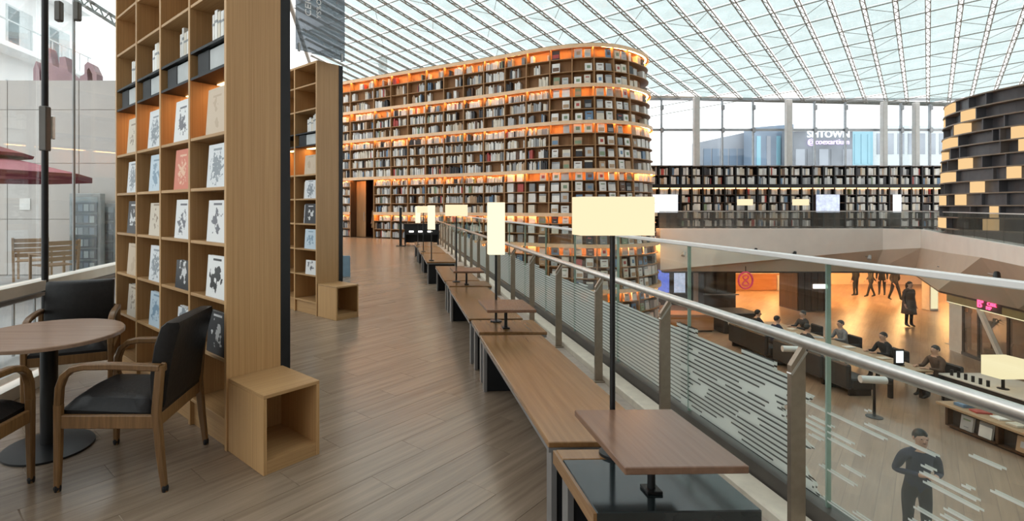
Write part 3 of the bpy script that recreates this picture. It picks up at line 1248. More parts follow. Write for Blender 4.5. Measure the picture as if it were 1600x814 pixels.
def face_mesh(w, h, mi):
    key = (w, round(h, 2), mi)
    if key not in FB:
        mb = MB()
        th = 0.045
        mb.box(-w / 2, w / 2, -th, -th + 0.005, 0, h, 0)
        mb.box(-w / 2, w / 2, -0.005, 0, 0, h, 0)
        mb.box(-w / 2, -w / 2 + 0.006, -th + 0.005, -0.005, 0, h, 0)
        mb.box(-w / 2 + 0.006, w / 2 - 0.006, -th + 0.005, -0.005, 0.006, h - 0.006, 1)
        # title block or picture on the front cover, laid out differently from book to book
        q = (int(w * 100) + int(h * 50) + mi * 3) % 4
        if q == 0:
            mb.box(-w * 0.42, w * 0.42, -th - 0.002, -th, h * 0.12, h * 0.55, 2)
        elif q == 1:
            mb.box(-w * 0.3, w * 0.3, -th - 0.002, -th, h * 0.68, h * 0.8, 2)
            mb.box(-w * 0.2, w * 0.2, -th - 0.002, -th, h * 0.2, h * 0.26, 3)
        elif q == 2:
            mb.box(-w * 0.22, w * 0.28, -th - 0.002, -th, h * 0.3, h * 0.7, 2)
        else:
            mb.box(-w * 0.5, w * 0.5, -th - 0.002, -th, h * 0.78, h * 0.98, 3)
        ink = ['book_grey', 'book_brown', 'book_silver', 'book_tan', 'book_blue', 'book_red', 'book_green'][(int(w * 100) * 3 + int(h * 100) + mi) % 7]
        FB[key] = mb.mesh('book', [PALN[mi], 'paper', ink, 'book_ivory' if mi > 2 else 'book_grey'])
    return FB[key]


NFACE = 215
last = max(c[7] for c in cands)
for q, (y, sc, z0, w, h, mi, ri, b, j, n) in enumerate(cands):
    if q < NFACE:
        p, nrm, tg = cbase(sc)
        o = link('book', face_mesh(w, h, mi))
        o.location = tpos(sc, z0 + 0.002, -0.07)
        o.rotation_euler = (math.radians(-6), 0, math.atan2(tg.y, tg.x))
        place = ('left', 'middle', 'right')[min(j, 2)] if n == 3 else (('left', 'right')[j] if n == 2 else ('single' if n == 1 else ORD[j + 1]))
        tag(o, f'{COLW[PALN[mi]]} face-out book, {place} in its bay, {ORD[ri + 1]} tower row down, {ORD[last - b + 1]} bay from right', 'book', 'books on the curved tower')
    else:
        spine_book(stuff, sc - w / 2, w, z0, h, -0.08, mi)
sb = stuff.build('tower_books', PALN)
sb.location = TLOC
tag(sb, 'dense rows of pale books filling the tall curved tower shelves', 'books', kind='stuff')

# ================================================================== DARK ROUND TOWER ON THE RIGHT
DC, DR = Vector((23.1, 15.5)), 4.95
DZ0, DZ1, DN = 0.78, 5.15, 11
dt_ = thing('round_shelf_tower', 'dark slate round shelf tower with glowing cream cubes', 'bookshelf', (DC.x, DC.y, 0))


def ang_of_px(px):
    r = (px - PPX) / F
    # line X=r*Y against the circle, nearer hit
    A = r * r + 1
    B = -2 * (r * DC.x + DC.y)
    C = DC.x ** 2 + DC.y ** 2 - DR ** 2
    disc = B * B - 4 * A * C
    if disc < 0:
        disc = 0
    Y = (-B - math.sqrt(disc)) / (2 * A)
    return math.atan2(Y - DC.y, r * Y - DC.x) % (2 * PI)


def arc(mb, a0, a1, z0, z1, r0, r1, mi=0, step=0.12):
    n = max(1, int(math.ceil(abs(a1 - a0) / step)))
    vs = []
    for i in range(n + 1):
        a = a0 + (a1 - a0) * i / n
        c, s = math.cos(a), math.sin(a)
        vs += [(r0 * c, r0 * s, z0), (r1 * c, r1 * s, z0), (r1 * c, r1 * s, z1), (r0 * c, r0 * s, z1)]
    fs = []
    for i in range(n):
        p, q = i * 4, i * 4 + 4
        for j in range(4):
            fs.append((p + j, q + j, q + (j + 1) % 4, p + (j + 1) % 4))
    fs += [(0, 1, 2, 3), (n * 4 + 3, n * 4 + 2, n * 4 + 1, n * 4)]
    return mb.add(vs, fs, mi)


AL = ang_of_px(1440)
arc(MB(), 0, 2 * PI, 0.0, DZ1 - 0.02, DR - 0.75, DR - 0.62).build('core', 'tower_slate', dt_)
for i in range(DN + 1):
    z = DZ0 + (DZ1 - DZ0) * i / DN
    r1 = DR + 0.03 + 0.016 * (DN - i)
    arc(MB(), 1.5, 4.9, z - 0.02, z + 0.02, DR - 0.62, r1).build('shelf_ring', 'tower_shelf', dt_)
arc(MB(), 0, 2 * PI, 0.0, DZ0 - 0.02, DR - 0.62, DR).build('base_ring', 'tower_slate', dt_)
drows = [([(80, 97), (112, 155)], [165, 225, 310]), ([(80, 110), (195, 256)], [118, 190, 265]), ([(165, 200)], [100, 155, 300, 405]),
         ([(80, 100), (112, 148), (445, 490)], [185, 350, 385]), ([(85, 110), (484, 520)], [150, 195, 390]), ([(62, 88), (195, 232)], [95, 140, 305, 420]),
         ([(108, 140), (432, 475)], [100, 185, 360]), ([(258, 297)], [75, 130, 390]), ([(62, 88), (188, 225)], [150, 310, 430]),
         ([(358, 395)], [95, 260, 400]), ([(65, 90), (108, 145), (328, 362)], [150, 255])]
for i, (cream, cuts) in enumerate(drows):
    z1 = DZ1 - (DZ1 - DZ0) * i / DN - 0.022
    z0 = DZ1 - (DZ1 - DZ0) * (i + 1) / DN + 0.022
    rr = DR + 0.016 * i
    for a, b in cream:
        arc(MB(), ang_of_px(1440 + a / 3.13), ang_of_px(1440 + b / 3.13), z0, z1, rr - 0.45, rr + 0.005).build('light_cube', 'cube_light', dt_)
    marks = sorted([(x, x) for x in cuts + [520, 600, 700]] + cream)
    prev = 40
    for a, b in marks:
        if a - prev > 14:
            # slate back panel between dividers, set back unevenly
            dep = 0.10 + 0.16 * ((i * 7 + int(a)) % 3) / 2
            arc(MB(), ang_of_px(1440 + prev / 3.13), ang_of_px(1440 + (a - 3) / 3.13), z0, z1, rr - 0.45, rr - dep).build('back_panel', 'tower_slate', dt_)
        if a == b:
            a_ = ang_of_px(1440 + a / 3.13)
            arc(MB(), a_, a_ + 0.007, z0, z1, rr - 0.45, rr - 0.01).build('divider', 'tower_slate', dt_)
        prev = b

# ================================================================== GALLERY SHELVES, BALUSTRADE, LAMPS
GY = 27.4
gx0, gx1 = PD(1012, 0, GY).x, PD(1475, 0, GY).x
gs = thing('gallery_bookshelf', 'long dark bookshelf wall under the far windows', 'bookshelf', (gx0, GY, 0))
gtop = PD(0, 259, GY).z
gmid = PD(0, 291, GY).z
gw = gx1 - gx0
MB().box(0, gw, 0.3, 0.34, 0, gtop).build('back_panel', 'dark_wood', gs)
nb = 27
for i in range(nb + 1):
    x = gw * i / nb
    MB().box(x - 0.035, x + 0.035, -0.03, 0.3, 0, gtop).build('upright', 'black_paint', gs)
MB().box(-0.05, gw + 0.05, -0.35, 0.3, gmid - 0.09, gmid + 0.09).build('walkway_ledge', 'black_paint', gs)
gz = [0.1, 0.52, 0.94, 1.36, 1.78, 2.2, gmid + 0.09, gmid + 0.09 + (gtop - gmid - 0.12) / 2, gtop - 0.03]
gz = [z for z in gz if z < gmid - 0.3 or z > gmid]
for z in gz:
    MB().box(0, gw, 0.0, 0.3, z - 0.02, z + 0.02).build('shelf', 'dark_wood', gs)
MB().box(0.1, gw - 0.1, -0.02, 0.02, gmid - 0.13, gmid - 0.095).build('light_strip', 'led_gallery', gs)
openings = [(PD(1018, 0, GY).x - gx0, PD(1058, 0, GY).x - gx0, 'screen_white'), (PD(1274, 0, GY).x - gx0, PD(1310, 0, GY).x - gx0, 'poster_pale'), (PD(1394, 0, GY).x - gx0, PD(1406, 0, GY).x - gx0, 'screen_white')]
for a, b, m in openings:
    MB().box(a, b, -0.08, -0.04, PD(0, 332, GY).z, PD(0, 304, GY).z).build('lit_panel', m, gs)
gb = MB()
for i in range(nb):
    xa, xb = gw * i / nb + 0.09, gw * (i + 1) / nb - 0.08
    for z0, z1 in zip(gz[:-1], gz[1:]):
        if z1 - z0 > 0.9:
            continue
        xc = (xa + xb) / 2
        if any(a - .2 < xc < b + .2 for a, b, m in openings) and z0 < 2.0:
            continue
        x = xa
        while x < xb - 0.05:
            th = rb.choice((0.05, 0.07, 0.1, 0.16))
            if rb.random() < 0.95:
                gb.box(x, min(x + th - 0.01, xb), 0.03, 0.28, z0 + 0.02, z0 + 0.02 + (z1 - z0 - 0.04) * rb.uniform(0.68, 0.95), rb.choices(range(10), PALW)[0])
            x += th
g_ = gb.build('gallery_books', PALN)
g_.location = gs.location
tag(g_, 'tightly packed books filling the dark gallery shelves below the windows', 'books', kind='stuff')

gr = thing('gallery_balustrade', 'smoked glass balustrade with pale rail along the far gallery edge', 'balustrade', (BK[0][0], BK[0][1], BT))
o0 = Vector((BK[0][0], BK[0][1], BT))
base = offs(BK, 0.12)
for i in range(len(base) - 1):
    a, b = Vector((*base[i], BT)), Vector((*base[i + 1], BT))
    n = max(1, int(round((b - a).length / 1.55)))
    for k in range(n):
        p, q = a.lerp(b, k / n), a.lerp(b, (k + 1) / n)
        d = (q - p).normalized() * 0.012
        MB().bar(p + d + Vector((0, 0, 0.375)) - o0, q - d + Vector((0, 0, 0.375)) - o0, 0.016, 0.75).build('pane', 'gallery_glass', gr)
    MB().bar(a + Vector((0, 0, 0.765)) - o0, b + Vector((0, 0, 0.765)) - o0, 0.04, 0.03).build('rail', 'white_cap', gr)


def box_lamp(name, label, loc, w, h, dpt, zc, mat, base_r=0.12, group=None, pole_r=0.011):
    """slim black pole with a flat box-shaped shade"""
    t = thing(name, label, 'lamp', loc, ALPHA, group)
    b = MB().lathe([(base_r, 0), (base_r, 0.012), (base_r * 0.3, 0.02)], 20).build('base', 'black_metal', t, True)
    MB().tube([(0, 0, 0.01), (0, 0, zc - h / 2 + 0.05)], pole_r, 10).build('pole', 'black_metal', t, True)
    sh = MB()
    x, y, z0, z1, th = w / 2, dpt / 2, zc - h / 2, zc + h / 2, 0.004
    sh.box(-x, x, -y, -y + th, z0, z1)
    sh.box(-x, x, y - th, y, z0, z1)
    sh.box(-x, -x + th, -y + th, y - th, z0, z1)
    sh.box(x - th, x, -y + th, y - th, z0, z1)
    sh.box(-x + th, x - th, -y + th, y - th, z1 - 0.02, z1 - 0.015)
    s = sh.build('lamp_shade', mat, t)
    MB().ball((0, 0, zc), 0.03, 0.03, 0.04, 8, 6).build('bulb', 'desk_light', s)
    return t


for px, lab in ((1164, 'cream table lamp on the far gallery before the window shelves, left one'), (1251, 'cream table lamp on the far gallery before the window shelves, right one')):
    p = PD(px, 0, 25.2)
    box_lamp('table_lamp', lab, (p.x, 25.2, 0.0), 0.52, 0.30, 0.4, CZ + (325 - 316) * 25.2 / F, 'lamp_shade', 0.2, 'gallery lamps', 0.02)

# ================================================================== BALUSTRADE ALONG THE WALKWAY
bal = thing('glass_balustrade', 'glass balustrade with steel posts and handrail beside the benches', 'balustrade', (0, 0, 0), ALPHA)
PU, GU, RZ = 1.68, 1.912, 0.935
post_v = [1.07 + 1.08 * i for i in range(21)]
pmesh = MB()
# flat bar with a mitred head leaning out to the rail
w, t = 0.062, 0.011
hz = RZ - 0.045
prof = [(-w / 2, 0.0), (w / 2, 0.0), (w / 2, hz), (-w / 2 + 0.008, hz - 0.085), (-w / 2, hz - 0.098)]
pmesh.add([(x, -t, z) for x, z in prof] + [(x, t, z) for x, z in prof],
          [(0, 1, 2, 3, 4), (9, 8, 7, 6, 5)] + [(i, i + 5, (i + 1) % 5 + 5, (i + 1) % 5) for i in range(5)], 0)
pm = pmesh.mesh('post', 'bronze_steel')
bmesh_ = MB()
bmesh_.bar((-0.03, 0, hz - 0.09), (0.036, 0, hz + 0.008), 0.024, 0.010)
bmesh_.tube([(0.03, 0, hz - 0.01), (0.03, 0, RZ)], 0.009, 8)
brm = bmesh_.mesh('rail_bracket', 'steel')
bs = MB().bevbox(-0.05, 0.05, -0.035, 0.035, 0.0, 0.012, 0.003).mesh('base_plate', 'bronze_steel')
for v in post_v:
    p = link('post', pm, bal)
    p.location = (PU, v, 0.045)
    c = link('rail_bracket', brm, p)
    c.location = (0, 0, -0.045)
    link('base_plate', bs, p)
MB().tube([(PU + 0.03, v, RZ) for v in (-1.5, 0.0, 2.0, 6.0, 12.0, 18.0, 23.2)], 0.025, 16).build('handrail', 'steel', bal, True)
gj = [-1.035, 0.065, 1.165] + [2.265 + 1.1 * i for i in range(20)]
for a, b in zip(gj[:-1], gj[1:]):
    if b > 23.4:
        break
    pn = MB().box(GU - 0.008, GU + 0.008, a + 0.004, b - 0.004, 0.12, 1.262).build('pane', 'frit_glass', bal)
    MB().box(GU - 0.010, GU + 0.010, b - 0.006, b + 0.002, 0.13, 1.262).build('pane_edge', 'edge_glass', pn)
MB().bevbox(GU - 0.016, GU + 0.016, -1.035, 23.2, 1.25, 1.276, 0.004).build('top_cap', 'white_cap', bal)

# ================================================================== BENCHES, SIDE TABLES, LAMPS
def make_bench(label, u0, u1, v0, v1, dark_top=False, group=None, panel=True):
    loc = row(u0, v0, 0)
    t = thing('bench', label, 'bench', loc, ALPHA, group)
    L_, W_ = v1 - v0, u1 - u0
    zt = 0.44
    if dark_top:
        MB().bevbox(0, W_, L_ - 0.09, L_, zt - 0.045, zt, 0.004).build('seat_strip', 'bench_wood', t)
        MB().bevbox(0, W_, 0, L_ - 0.092, zt - 0.045, zt, 0.004).build('seat_top', 'black_gloss', t)
        MB().box(-0.012, 0, 0, L_, zt - 0.06, zt - 0.004).build('side_rail', 'bench_wood', t)
    else:
        MB().bevbox(0, W_, 0, L_, zt - 0.028, zt, 0.004).build('seat_top', 'bench_wood', t)
        MB().box(0.004, W_ - 0.004, 0.004, L_ - 0.004, zt - 0.05, zt - 0.028).build('seat_frame', 'edge_steel', t)
    # slab legs of black board framed in flat steel
    ends = [0.03, L_ - 0.09] if L_ > 0.8 else [0.03, L_ - 0.09]
    for v in ends:
        lg = MB().box(0.045, W_ - 0.045, v, v + 0.05, 0.006, zt - 0.05).build('leg', 'black_paint', t)
        MB().box(0.02, 0.045, v - 0.012, v + 0.062, 0.0, zt - 0.05).build('leg_frame', 'edge_steel', lg)
        MB().box(W_ - 0.045, W_ - 0.02, v - 0.012, v + 0.062, 0.0, zt - 0.05).build('leg_frame', 'edge_steel', lg)
    if panel:
        MB().box(W_ * 0.5 - 0.02, W_ * 0.5 + 0.02, 0.06, L_ - 0.06, 0.02, zt - 0.05).build('centre_board', 'black_paint', t)
    return t


PER = 2.625
nth = ['nearest', 'second nearest', 'third nearest']
for k in range(3):
    make_bench(f'low square plinth bench {"with black glossy top " if k == 0 else ""}under the {nth[k]} side table',
               0.692, 1.278, 1.79 + PER * k, 2.262 + PER * k, k == 0, 'plinth benches carrying side tables')
for k in range(3):
    make_bench(f'long brown wooden bench between the glass and walkway, {nth[k]} of the row',
               0.68, 1.20, 2.335 + PER * k, 4.31 + PER * k - (0.1 if k == 2 else 0), False, 'long benches along the balustrade')
for k, (a, b) in enumerate(((10.2, 12.1), (12.25, 14.15), (14.3, 16.2))):
    make_bench(f'dark-fronted bench far along the walkway, {("first", "second", "third")[k]} beyond the side tables',
               0.56 - 0.03 * k, 1.16 - 0.03 * k, a, b, False, 'far benches along the balustrade')


def side_table(label, k):
    u0, u1, v0 = 0.742, 1.156, 1.68 + PER * k
    c = row((u0 + u1) / 2, v0 + 0.2425, 0.44)
    t = thing('side_table', label, 'table', c, ALPHA, 'side tables on the plinth benches')
    MB().bevbox(-0.207, 0.207, -0.2425, 0.2425, 0.185, 0.211, 0.003).build('table_top', 'table_wood', t)
    MB().lathe([(0.014, 0.012), (0.014, 0.186)], 14).build('pole', 'black_metal', t, True)
    MB().bevbox(-0.03, 0.03, -0.03, 0.03, 0.0, 0.012, 0.002).build('base_plate', 'black_metal', t)
    MB().bevbox(-0.1, 0.1, -0.1, 0.1, 0.178, 0.186, 0.002).build('top_plate', 'black_metal', t)
    return t


for k in range(3):
    side_table(f'square brown side table on a black pole, {nth[k]} to the viewer', k)

lamps = [(957, 2.225, 'wide'), (775, 4.84, 'tall'), (713, 7.45, 'wide'), (674, 10.45, 'tall'), (661.5, 12.6, 'wide'), (653, 15.0, 'tall')]
lw = ['nearest of all', 'second from the viewer', 'third from the viewer', 'fourth from the viewer', 'fifth from the viewer', 'farthest of all']
for i, (px, Y, kd) in enumerate(lamps):
    X = (px - PPX) * Y / F
    zb = 0.44
    zc, wd, ht, dp_ = (1.466, 0.312, 0.163, 0.11) if kd == 'wide' else (1.31, 0.147, 0.485, 0.10)
    box_lamp('floor_lamp', f'black pole lamp with {"wide low" if kd == "wide" else "tall narrow"} cream shade by the benches, {lw[i]}', (X, Y, zb), wd, ht, dp_, zc - zb,
             'lamp_shade' if kd == 'wide' else 'lamp_shade_bright', 0.055, 'lamps along the benches', 0.0115)

# black desk and sign stand far down the walkway
dx0, dx1, dyY = PD(632, 0, 20.5).x, PD(686, 0, 20.5).x, 20.5
dk = thing('reading_desk', 'black reading desk with small white lamps at the walkway end', 'desk', (dx0, dyY, 0))
dwid = dx1 - dx0
MB().bevbox(-0.03, dwid + 0.03, -0.03, 0.62, 0.84, 0.88, 0.006).build('desk_top', 'black_paint', dk)
for x in (0.0, dwid - 0.05):
    MB().box(x, x + 0.05, 0, 0.58, 0, 0.84).build('side_panel', 'black_paint', dk)
MB().box(0.05, dwid - 0.05, 0.5, 0.54, 0.1, 0.84).build('modesty_panel', 'black_paint', dk)
MB().box(0.05, dwid - 0.05, 0.0, 0.03, 0.45, 0.84).build('front_panel', 'black_paint', dk)
for x in (0.27, 0.62, 1.0):
    MB().bevbox(x - 0.09, x + 0.09, -0.028, -0.005, 0.54, 0.60, 0.01).build('desk_light', 'desk_light', dk)
ss = thing('sign_stand', 'slim black sign stand on the walkway beside the reading desk', 'stand', (PD(626, 0, 20.3).x, 20.3, 0))
MB().bevbox(-0.18, 0.18, -0.15, 0.15, 0, 0.025, 0.006).build('base', 'black_metal', ss)
MB().bevbox(-0.05, 0.05, -0.02, 0.02, 0.025, 1.52, 0.006).build('post', 'black_metal', ss)

# ================================================================== BOOKCASES ON THE LEFT
SHZ = [0.19, 0.56, 0.92, 1.28, 1.634, 1.98, 2.39, 2.57, 2.90, 3.25, 3.53]
BW, BD, NCOL, BH = 0.55, 0.378, 4, 3.55


def make_bookcase(label, loc, ncol=NCOL):
    t = thing('bookcase', label, 'bookcase', loc, -PI / 4, 'tall bookcases by the glass front')
    L_ = BW * ncol
    MB().bevbox(-0.03, 0.0, 0, BD, 0, BH, 0.002).build('end_panel', 'oak_upright', t)
    for i in range(1, ncol + 1):
        MB().bevbox(-i * BW - 0.03, -i * BW, 0, BD, 0.0, BH, 0.002).build('upright', 'oak_upright', t)
    MB().box(-L_, 0, BD - 0.012, BD, 0.05, BH - 0.02).build('back_board', 'oak_upright', t)
    MB().box(-L_ - 0.03, -0.001, BD + 0.001, BD + 0.075, 0, BH).build('black_back', 'black_paint', t)
    MB().box(-L_ - 0.03, -0.03, 0.001, BD - 0.012, BH - 0.03, BH).build('top_board', 'oak_level', t)
    for i in range(ncol):
        x0, x1 = -(i + 1) * BW, -i * BW - 0.03
        for z in SHZ[:-1]:
            if z in (2.57, 2.39):
                # black metal tray shelf with a light under it
                s = MB().box(x0, x1, 0.004, BD - 0.013, z - 0.012, z + 0.006).build('tray', 'black_paint', t)
                if z == 2.39:
                    MB().box(x0 + 0.03, x1 - 0.03, 0.18, 0.28, z - 0.018, z - 0.013).build('light_strip', 'led_shelf', s)
            else:
                MB().bevbox(x0, x1, 0.004, BD - 0.013, z - 0.022, z, 0.002).build('shelf', 'oak_level', t)
        MB().box(x0, x1, 0.03, 0.05, 0.0, 0.168).build('kick_board', 'oak_level', t)
    return t


def make_cube(label, loc):
    t = thing('cube_stool', label, 'stool', loc, -PI / 4, 'open box stools by the bookcase ends')
    W, D, H, k = 0.425, 0.378, 0.45, 0.022
    MB().bevbox(0, W, 0, D, H - k, H, 0.002).build('top_board', 'oak_deep', t)
    MB().bevbox(0, W, 0, k, 0, H - k, 0.002).build('side_board', 'oak_upright', t)
    MB().bevbox(0, W, D - k, D, 0, H - k, 0.002).build('side_board', 'oak_upright', t)
    MB().box(0, k, k, D - k, 0, H - k).build('back_board', 'oak_upright', t)
    MB().box(k, W - 0.004, k, D - k, 0.055, 0.075).build('bottom_board', 'oak_deep', t)
    MB().box(W - 0.024, W - 0.004, k, D - k, 0, 0.055).build('kick_board', 'oak_deep', t)
    return t


A1 = Vector((-1.128, 3.19, 0))
A2 = Vector((-1.285, 7.18, 0))
make_bookcase('tall oak bookcase in the left foreground beside the black armchairs', A1)
make_bookcase('tall oak bookcase farther back behind the foreground one', A2)
make_cube('open oak box stool against the end of the foreground bookcase', A1 + E2 * 0.004 + E1 * 0.012)
make_cube('open oak box stool against the end of the farther bookcase', A2 + E2 * 0.004 + E1 * 0.012)


def bcw(A, x, y, z):
    return A + E2 * x + E1 * y + Vector((0, 0, z))


def near_book(label, A, x, z, w, h, th, cov, lean=-4, turn=0, y=0.014, group='books in the oak bookcases'):
    """hardback standing face-out: covers, spine and page block"""
    t = thing('book', label, 'book', bcw(A, x, y, z + 0.001), -PI / 4 + math.radians(turn), group)
    t.rotation_euler = (math.radians(lean), 0, -PI / 4 + math.radians(turn))
    c = MB()
    c.box(-w / 2, w / 2, 0, 0.003, 0, h)
    c.box(-w / 2, w / 2, th - 0.003, th, 0, h)
    c.box(-w / 2, -w / 2 + 0.003, 0.003, th - 0.003, 0, h)
    c.build('cover', cov, t)
    MB().box(-w / 2 + 0.004, w / 2 - 0.006, 0.0035, th - 0.0035, 0.005, h - 0.005).build('page_block', 'paper', t)
    return t


CN = {'cover_sketch': 'white book with dark sketch', 'cover_photo': 'pale grey photo book', 'cover_black': 'black book with white motif', 'cover_figure': 'white book with bold figure',
      'cover_red': 'orange-red book', 'cover_beige': 'beige book', 'cover_tan': 'tan hardback book', 'cover_blue': 'pale blue book'}
colw = ['nearest column', 'second column', 'third column', 'farthest column']
roww = {0.19: 'bottom shelf', 0.56: 'second shelf up', 0.92: 'third shelf up', 1.28: 'fourth shelf up', 1.634: 'fifth shelf up', 1.98: 'lit shelf below trays'}
lay1 = {
    0: {0.56: ('cover_black', .21, .27), 0.92: ('cover_figure', .22, .27), 1.28: ('cover_sketch', .21, .27), 1.634: ('cover_photo', .21, .28), 1.98: ('cover_tan', .22, .30)},
    1: {0.56: ('cover_photo', .18, .22), 0.92: ('cover_black', .2, .2), 1.28: ('cover_sketch', .21, .28), 1.634: ('cover_red', .22, .29), 1.98: ('cover_sketch', .22, .30)},
    2: {0.56: ('cover_blue', .2, .27), 0.92: ('cover_photo', .2, .28), 1.28: ('cover_beige', .2, .26), 1.634: ('cover_blue', .2, .29), 1.98: ('cover_photo', .22, .30)},
    3: {0.56: ('cover_beige', .2, .27), 0.92: ('cover_tan', .2, .27), 1.28: ('cover_black', .2, .28), 1.634: ('cover_photo', .2, .27), 1.98: ('cover_beige', .2, .30)},
}
lay2 = {
    0: {0.56: ('cover_sketch', .2, .2), 0.92: ('cover_blue', .22, .28), 1.28: ('cover_black', .22, .28), 1.634: ('cover_photo', .22, .26), 1.98: ('cover_tan', .22, .27)},
}
rb2 = random.Random(5)
for A, lay, which in ((A1, lay1, 'foreground'), (A2, lay2, 'farther')):
    for ci, d in lay.items():
        xr = -ci * BW - 0.03
        for z, (cv, w, h) in d.items():
            lab = f'{CN[cv]} face-out on {roww[z]}, {colw[ci]} of {which} bookcase'
            w *= 1.27
            near_book(lab, A, xr - 0.02 - w / 2, z, w, h, 0.028, cov=cv)
            if z != 1.98 and (ci + int(z * 10)) % 2 == 0:
                near_book(f'slim book half hidden on {roww[z]}, {colw[ci]} of {which} bookcase', A, xr - 0.15 - w / 2, z, w * 0.8, h * 0.95, 0.02,
                          rb2.choice(['cover_beige', 'cover_photo', 'cover_sketch']), y=0.07)
    # white folders standing on the trays, grey boxes between the trays
    for ci in range(4 if A is A1 else 1):
        xr = -ci * BW - 0.03
        bxt = thing('storage_box', f'black and grey box on the tray shelf, {colw[ci]} of {which} bookcase', 'box', bcw(A, xr - 0.26, 0.03, 2.397), -PI / 4, 'storage boxes in the bookcases')
        MB().bevbox(-0.20, -0.02, 0, 0.28, 0, 0.155, 0.003).build('black_half', 'black_paint', bxt)
        MB().bevbox(-0.018, 0.235, 0.004, 0.28, 0, 0.15, 0.003).build('grey_half', 'bin_grey', bxt)
        x = xr - 0.02
        for j in range(6):
            th = rb2.uniform(0.03, 0.05)
            h = rb2.uniform(0.19, 0.25)
            fo = thing('folder', f'white folder, {ORD[j + 1]} from the right above the trays, {colw[ci]} of {which} bookcase', 'folder', bcw(A, x - th / 2, 0.05, 2.577), -PI / 4, 'white folders in the bookcases')
            MB().bevbox(-th / 2, th / 2 - 0.003, 0, 0.2, 0, h, 0.003).build('sleeve', 'book_white' if j % 3 else 'book_ivory', fo)
            MB().box(-th / 2 - 0.0006, th / 2 - 0.0024, -0.0006, 0.19, h * 0.62, h * 0.70).build('band', 'book_grey', fo)
            x -= th + 0.004

# printed glass banner above the farther bookcase
bp = PD(462, 73, 6.75)
ban = thing('glass_banner', 'smoky glass panel with white upright lettering above the farther bookcase', 'sign', (bp.x, bp.y, 3.57), PI / 4)
MB().box(0, 0.80, -0.006, 0.006, 0, 1.9).build('pane', 'banner_glass', ban)
for tx, x, z, sz in (('CEICL &NO', 0.19, 0.82, 0.135), ('YS%OEH', 0.36, 0.68, 0.105)):
    me = text_mesh(tx, sz, 0.002, 'letter_print')
    o = link('lettering', me, ban)
    o.location = (x, -0.009, z)
    o.rotation_euler = (PI / 2, -PI / 2, 0)
for x in (0.05, 0.75):
    MB().box(x - 0.015, x + 0.015, -0.012, 0.012, -0.02, 0.09).build('clamp', 'edge_steel', ban)
# blue board beyond the farther bookcase
bb = thing('notice_board', 'blue-grey board leaning out behind the farther bookcase end', 'board', (PD(541, 0, 11.2).x, 11.2, 0), -0.2)
MB().bevbox(-0.35, 0.09, -0.01, 0.01, 0.02, 0.47, 0.004).build('panel', 'blue_grey', bb)
MB().box(-0.36, 0.10, -0.014, 0.014, 0.0, 0.02).build('foot', 'edge_steel', bb)

# ================================================================== ROUND TABLE AND ARMCHAIRS
rtb = thing('round_table', 'round brown cafe table on a black pedestal in the left foreground', 'table', (-2.26, 3.25, 0))
MB().lathe([(0.405, 0.692), (0.42, 0.697), (0.42, 0.715), (0.415, 0.72)], 56).build('table_top', 'roundtable_wood', rtb, True)
MB().lathe([(0.048, 0.03), (0.048, 0.66), (0.14, 0.68), (0.14, 0.692)], 24).build('pedestal', 'black_metal', rtb, True)
MB().lathe([(0.25, 0.0), (0.25, 0.012), (0.20, 0.02), (0.06, 0.032)], 44).build('base', 'black_metal', rtb, True)


